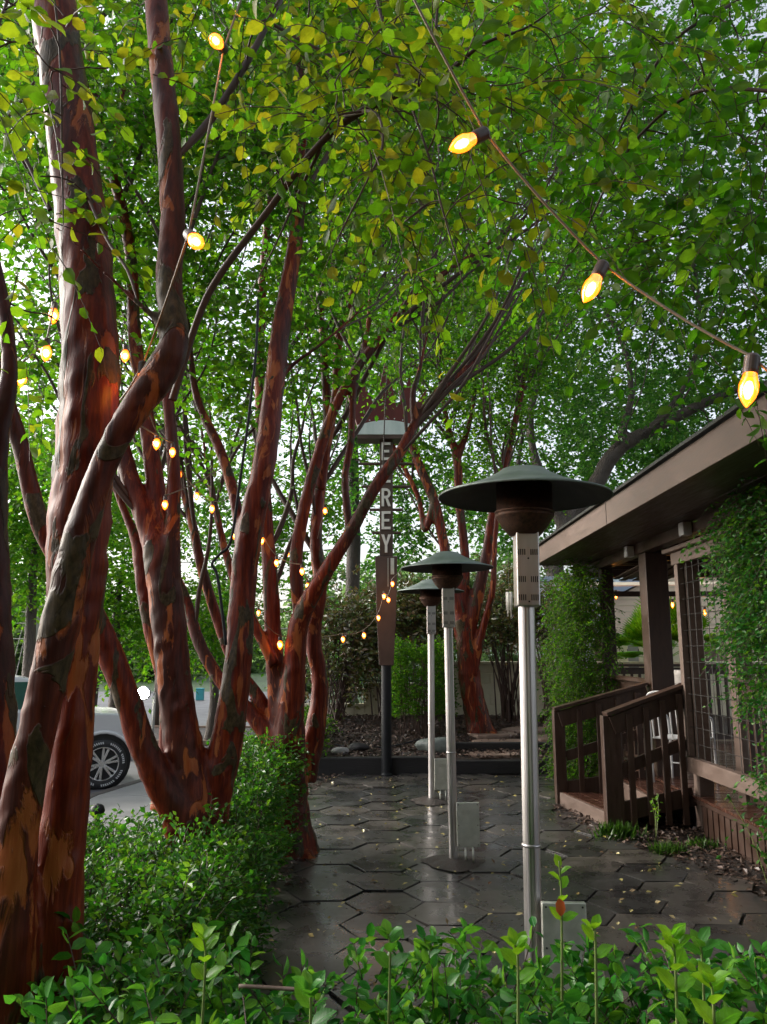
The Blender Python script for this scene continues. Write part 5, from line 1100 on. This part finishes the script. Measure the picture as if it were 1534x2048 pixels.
# background and street trees
def bg_tree(label, px, Y, zb, trunk_w, blobs, mat, leaf, dens=1.0, bark='bark_dark', group='background trees', name='background_tree', lean=0):
    X0 = (px - 767) / FPX * Y; top = np.mean([P(b[0], b[1], b[2])[2] for b in blobs])
    stx = [ws([(X0, Y, zb, trunk_w), (X0 + .1, Y, zb + (top - zb) * .35, trunk_w * .8), (X0 + lean * .5, Y + .1, zb + (top - zb) * .7, trunk_w * .6), (X0 + lean, Y + .2, top, trunk_w * .3)])]
    return make_tree(name, label, 'tree', (X0, Y, zb), [], blobs, mat, leaf, .7, 8, False, group, bark=bark, voxel=0, branch_r=trunk_w * .5, tdens=1.6, dens=dens * 2.0, world_stems=stx, twigs=False, wob=.05)
bg_tree('leafy street tree behind the nearest trunk at the left edge', 60, 15, -.6, .14, [(30, 1060, 15, 1.2, 1.1), (110, 960, 15, 1.2, .7), (-60, 950, 15, 1.4, .8), (20, 880, 15.5, 1.0, .5), (70, 1130, 15, .5, .8)], 'leaf_mid', .13)
bg_tree('leafy street tree with low bright branches between the first two red trunks', 235, 18, -.6, .15, [(235, 1230, 18, .9, 1.4), (270, 1130, 18, 1.0, .9), (200, 1060, 18, 1.1, .7), (255, 1290, 17.8, .5, 1.2), (390, 1160, 18, .7, .6), (150, 980, 18.5, 1.2, .5)], 'leaf_mid', .13)
bg_tree('green tree by the street behind the leaning stems of the third cluster', 430, 20, -.6, .15, [(420, 1280, 20, .8, 1.0), (470, 1220, 20, .8, .8), (370, 1210, 20, .8, .7), (330, 1290, 20, .5, .8)], 'leaf_mid', .14)
bg_tree('tall thin tree rising behind the second cluster', 330, 24, -.6, .2, [(250, 620, 24, 2.4, .5), (120, 420, 24, 2.6, .6), (380, 420, 24, 2.6, .6), (240, 200, 24, 3, .6), (480, 180, 24, 3, .6), (40, 180, 24, 3, .6), (60, 700, 24, 2.2, .5), (420, 720, 24, 1.7, .5)], 'leaf_mid', .22)
bg_tree('tall tree filling the background above the sign', 700, 24, 0, .25, [(640, 620, 24, 2.4, .7), (820, 560, 24, 2.6, .8), (960, 640, 24, 2.2, .8), (700, 380, 24, 3, .7), (900, 320, 24, 3, .7), (620, 120, 25, 3.2, .6), (820, 60, 25, 3.2, .6), (1000, 80, 25, 3.0, .6), (780, 830, 23, 1.6, .8), (900, 960, 23, 1.4, .9), (680, 880, 23, 1.2, .6), (820, 1060, 22.5, .9, .8)], 'leaf_oak', .22)
bg_tree('dark tree behind the live oak at the right', 1200, 27, 0, .25, [(1060, 760, 27, 2.6, .8), (1240, 850, 27, 2.4, .9), (1400, 820, 27, 2.6, .8), (1150, 1000, 27, 1.6, .8), (1010, 1050, 27, 1.5, .8), (1320, 1000, 27, 2, .8)], 'leaf_oak', .24)
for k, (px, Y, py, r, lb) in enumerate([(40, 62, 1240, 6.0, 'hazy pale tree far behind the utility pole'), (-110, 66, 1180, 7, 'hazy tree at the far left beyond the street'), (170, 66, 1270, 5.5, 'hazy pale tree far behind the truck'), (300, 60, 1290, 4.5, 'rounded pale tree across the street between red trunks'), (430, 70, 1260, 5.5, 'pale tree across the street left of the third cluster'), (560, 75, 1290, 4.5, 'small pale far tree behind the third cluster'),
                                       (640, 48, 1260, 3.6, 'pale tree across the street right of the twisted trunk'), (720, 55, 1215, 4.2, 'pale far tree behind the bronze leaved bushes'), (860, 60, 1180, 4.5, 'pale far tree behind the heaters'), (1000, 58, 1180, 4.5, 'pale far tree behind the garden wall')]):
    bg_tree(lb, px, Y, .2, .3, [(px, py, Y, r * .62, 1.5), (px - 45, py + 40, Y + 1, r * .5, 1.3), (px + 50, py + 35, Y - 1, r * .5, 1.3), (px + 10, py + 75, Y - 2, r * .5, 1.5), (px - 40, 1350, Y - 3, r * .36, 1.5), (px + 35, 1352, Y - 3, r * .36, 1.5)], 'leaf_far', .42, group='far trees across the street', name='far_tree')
for k, (px, Y, py, r, lb) in enumerate([(20, 34, 1010, 2.6, 'loose leafy tree across the street at the left edge'), (196, 23, 960, 1.7, 'dark trunked tree rising just beyond the pickup truck'), (330, 36, 930, 2.8, 'airy tree seen in the gap between the second cluster stems'), (470, 38, 1000, 2.8, 'airy tree behind the string of orange bulbs'), (600, 34, 960, 2.3, 'airy tree directly left of the sign letters'), (700, 40, 1120, 2.4, 'airy bluish tree in the gap left of the sign panel')]):
    bg_tree(lb, px, Y, -.3, .17, [(px, py, Y, r * .7, .55), (px - 60, py + 90, Y + 1, r * .6, .55), (px + 60, py + 60, Y - 1, r * .6, .5), (px + 20, py - 120, Y, r * .7, .5), (px - 30, py + 190, Y, r * .5, .5)], ['leaf_mid', 'leaf_oak'][k % 2], .26, group='trees along the street', name='street_tree')
wc = P(1018, 1180, 12.0); wcr = thing('wind_chime', tuple(wc), 'small pale bamboo wind chime hanging left of the nearest heater post', 'wind chime')
mb = MB(); mb.tube([wc + (0, 0, .6), wc], .003, 4); mb.build('cord', M['wire'], wcr); mb = MB(); mb.lathe([(0, 0), (.05, 0), (.05, .015), (0, .015)], tuple(wc), 14); mb.build('disc', M['cable'], wcr)
for k in range(6):
    a = k * math.pi / 3; mb = MB(); mb.tube([wc + (.04 * math.cos(a), .04 * math.sin(a), -.03), wc + (.04 * math.cos(a), .04 * math.sin(a), -.30 - .05 * (k % 3))], .010, 8); mb.build('tube', M['letter'], wcr, smooth=True)

# ================================================================== string lights
def bulb_strand(label, pts, sag, scale, near, tilts=None, extra=None, group='strings of warm bulbs'):
    """pts: list of (px,py,Y); bulbs hang below the cable"""
    W_ = [P(*p) for p in pts]; rt = thing('string_light', tuple(W_[0]), label, 'string light', group)
    s = scale; ends = extra or []
    hang = .062 * s
    tops = []
    for k, wv in enumerate(W_):
        tl = np.array(tilts[k] if tilts else (0, 0, 1.0), float); tl /= np.linalg.norm(tl); tops.append(wv + tl * hang)
    full = ([P(*ends[0])] if ends else []) + tops + ([P(*ends[1])] if ends else [])
    path = []
    for a, b in zip(full[:-1], full[1:]):
        for t in np.linspace(0, 1, 8, endpoint=False): path.append(a * (1 - t) + b * t - np.array((0, 0, sag * 4 * t * (1 - t))))
    path.append(full[-1]); mb = MB(); mb.tube(path, .0028 * s if near else .004, 6); mb.build('cable', M['cable'], rt, smooth=True)
    for k, (wv, tp) in enumerate(zip(W_, tops)):
        ax = tp - wv; ax /= np.linalg.norm(ax); rot = Vector(ax).to_track_quat('Z', 'Y').to_matrix().to_4x4()
        def place(o): o.matrix_local = Matrix.Translation(Vector(wv) - rt.location) @ rot @ Matrix.Scale(s, 4)
        if near:
            mb = MB(); mb.lathe([(0, .028), (.012, .028), (.0135, .034), (.0135, .060), (.010, .066), (0, .066)], n=20); so_ = mb.build('socket', M['socket'], rt, local=True, smooth=False, bevel=.001); place(so_)
            mb = MB(); mb.lathe([(.0115, .029), (.013, .020), (.0165, .008), (.0165, -.004), (.0135, -.016), (.008, -.026), (.003, -.033), (0, -.036)], n=24); b_ = mb.build('bulb', M['bulb_glass'], rt, local=True, smooth=True); place(b_)
            ld = bpy.data.lights.new('bulb_light', 'POINT'); ld.energy = 1.1; ld.color = (1, .46, .10); ld.shadow_soft_size = .012; lo = bpy.data.objects.new('bulb_light', ld); COL.objects.link(lo); lo.parent = rt; lo.location = Vector(wv) - rt.location
            mb = MB(); mb.lathe([(0, .016), (.005, .013), (.0085, .004), (.008, -.008), (.004, -.018), (0, -.020)], n=12); f_ = mb.build('filament', M['filament'], b_, local=True, smooth=True)
        else:
            mb = MB(); mb.lathe([(0, .03), (.013, .03), (.013, .055), (0, .06)], n=10); place(mb.build('socket', M['socket'], rt, local=True))
            mb = MB(); mb.lathe([(0, .03), (.012, .026), (.02, .008), (.019, -.006), (.011, -.024), (0, -.034)], n=14); place(mb.build('bulb', M['bulb_glass'], rt, local=True, smooth=True))
            mb = MB(); mb.lathe([(0, .016), (.008, .012), (.0125, .002), (.010, -.010), (0, -.018)], n=10); place(mb.build('filament', M['filament'], rt, local=True, smooth=True))
bulb_strand('nearest string of warm bulbs on a pale cable running down to the right eave', [(925, 287, 1.62), (1182, 577, 1.66), (1497, 778, 1.52)], .012, 1.15, True,
            [(.75, .25, .55), (.42, .1, .8), (.22, .05, 1)], [(770, -120, 1.55), (1640, 800, 1.45)])
bulb_strand('three bright bulbs hanging one below the other by the curved left stem', [(432, 82, 1.95), (392, 483, 1.75), (284, 768, 2.33)], .01, 1.1, True, [(.1, .8, .35), (-.35, .5, .5), (0, 0, 1)], [(520, -120, 2.1), (240, 800, 2.6)])
bulb_strand('small string of orange bulbs at the far left edge', [(42, 758, 3.2), (92, 706, 3.3), (107, 632, 3.5)], .01, 1.2, False, extra=[(-60, 700, 3.1), (150, 540, 3.7)])
bulb_strand('string of orange bulbs between the first two trunk clusters', [(250, 712, 3.6), (313, 888, 4.1), (358, 950, 5.4), (393, 993, 5.8), (424, 1018, 6.0), (470, 1005, 6.3)], .02, 1.0, False, extra=[(200, 600, 3.4), (530, 940, 6.6)])
bulb_strand('string of orange bulbs crossing the stems of the third cluster', [(524, 1082, 6.6), (553, 1126, 6.7), (604, 1143, 6.6), (615, 1172, 7.6), (650, 1022, 7.0)], .02, 1.0, False, extra=[(480, 1010, 6.4), (680, 960, 7.1)])
bulb_strand('farthest string of orange bulbs in front of the sign panel and bronze bushes', [(560, 1290, 6.8), (686, 1279, 10.2), (728, 1271, 10.4), (757, 1236, 10.6), (768, 1193, 10.7), (777, 1200, 10.6), (785, 1168, 10.7)], .03, 1.25, False, extra=[(517, 1225, 6.6), (830, 1100, 10.8)])

bulb_strand('short string of warm bulbs under the awning beyond the deck', [(1232, 1192, 13.6), (1345, 1210, 13.6), (1410, 1225, 13.6)], .03, 1.6, True, extra=[(1190, 1170, 13.6), (1480, 1190, 13.6)])
bulb_strand('string of orange bulbs climbing between the curved stem and the second cluster', [(150, 905, 3.4), (208, 820, 3.5), (345, 905, 4.3), (330, 1010, 4.5), (452, 945, 5.2), (468, 1070, 5.4)], .02, .9, False, extra=[(110, 960, 3.3), (510, 1130, 5.6)])
bulb_strand('low string of tiny orange bulbs deep between the stems of the third cluster', [(498, 1180, 7.6), (517, 1226, 7.6), (535, 1150, 7.8), (575, 1108, 7.8), (612, 1215, 8.2), (634, 1120, 8.4)], .02, .9, False, extra=[(470, 1150, 7.5), (660, 1060, 8.6)])
for o in SC.objects:
    if o.type == 'LIGHT' and o.data.type == 'POINT' and o.matrix_world.translation.y > 5 or (o.type == 'LIGHT' and o.data.type == 'POINT' and o.parent and o.parent.location.y > 5): o.data.energy = 2; o.data.shadow_soft_size = .03
def cord(name, pts, w_, label, mat='black_pole', cat='cord'):
    mb = MB(); mb.tube(spline([P(*p) for p in pts], 6), w_, 6); return setp(mb.build(name, M[mat], smooth=True), label, cat)
cord('black_cable', [(452, 1290, 4.45), (444, 1220, 4.45), (434, 1150, 4.45), (424, 1128, 4.45), (440, 1108, 4.45), (462, 1080, 4.45), (480, 960, 4.45), (498, 830, 4.45), (512, 700, 4.45), (516, 600, 4.5)], .009, 'black cable climbing in front of the right stems of the second cluster', cat='cable')
cord('hanging_wire', [(783, 640, 9.0), (776, 720, 9.0), (771, 800, 9.0), (768, 870, 9.0), (765, 960, 9.0)], .007, 'thin dark wire hanging in front of the sign crown', 'bark_dark', 'wire')
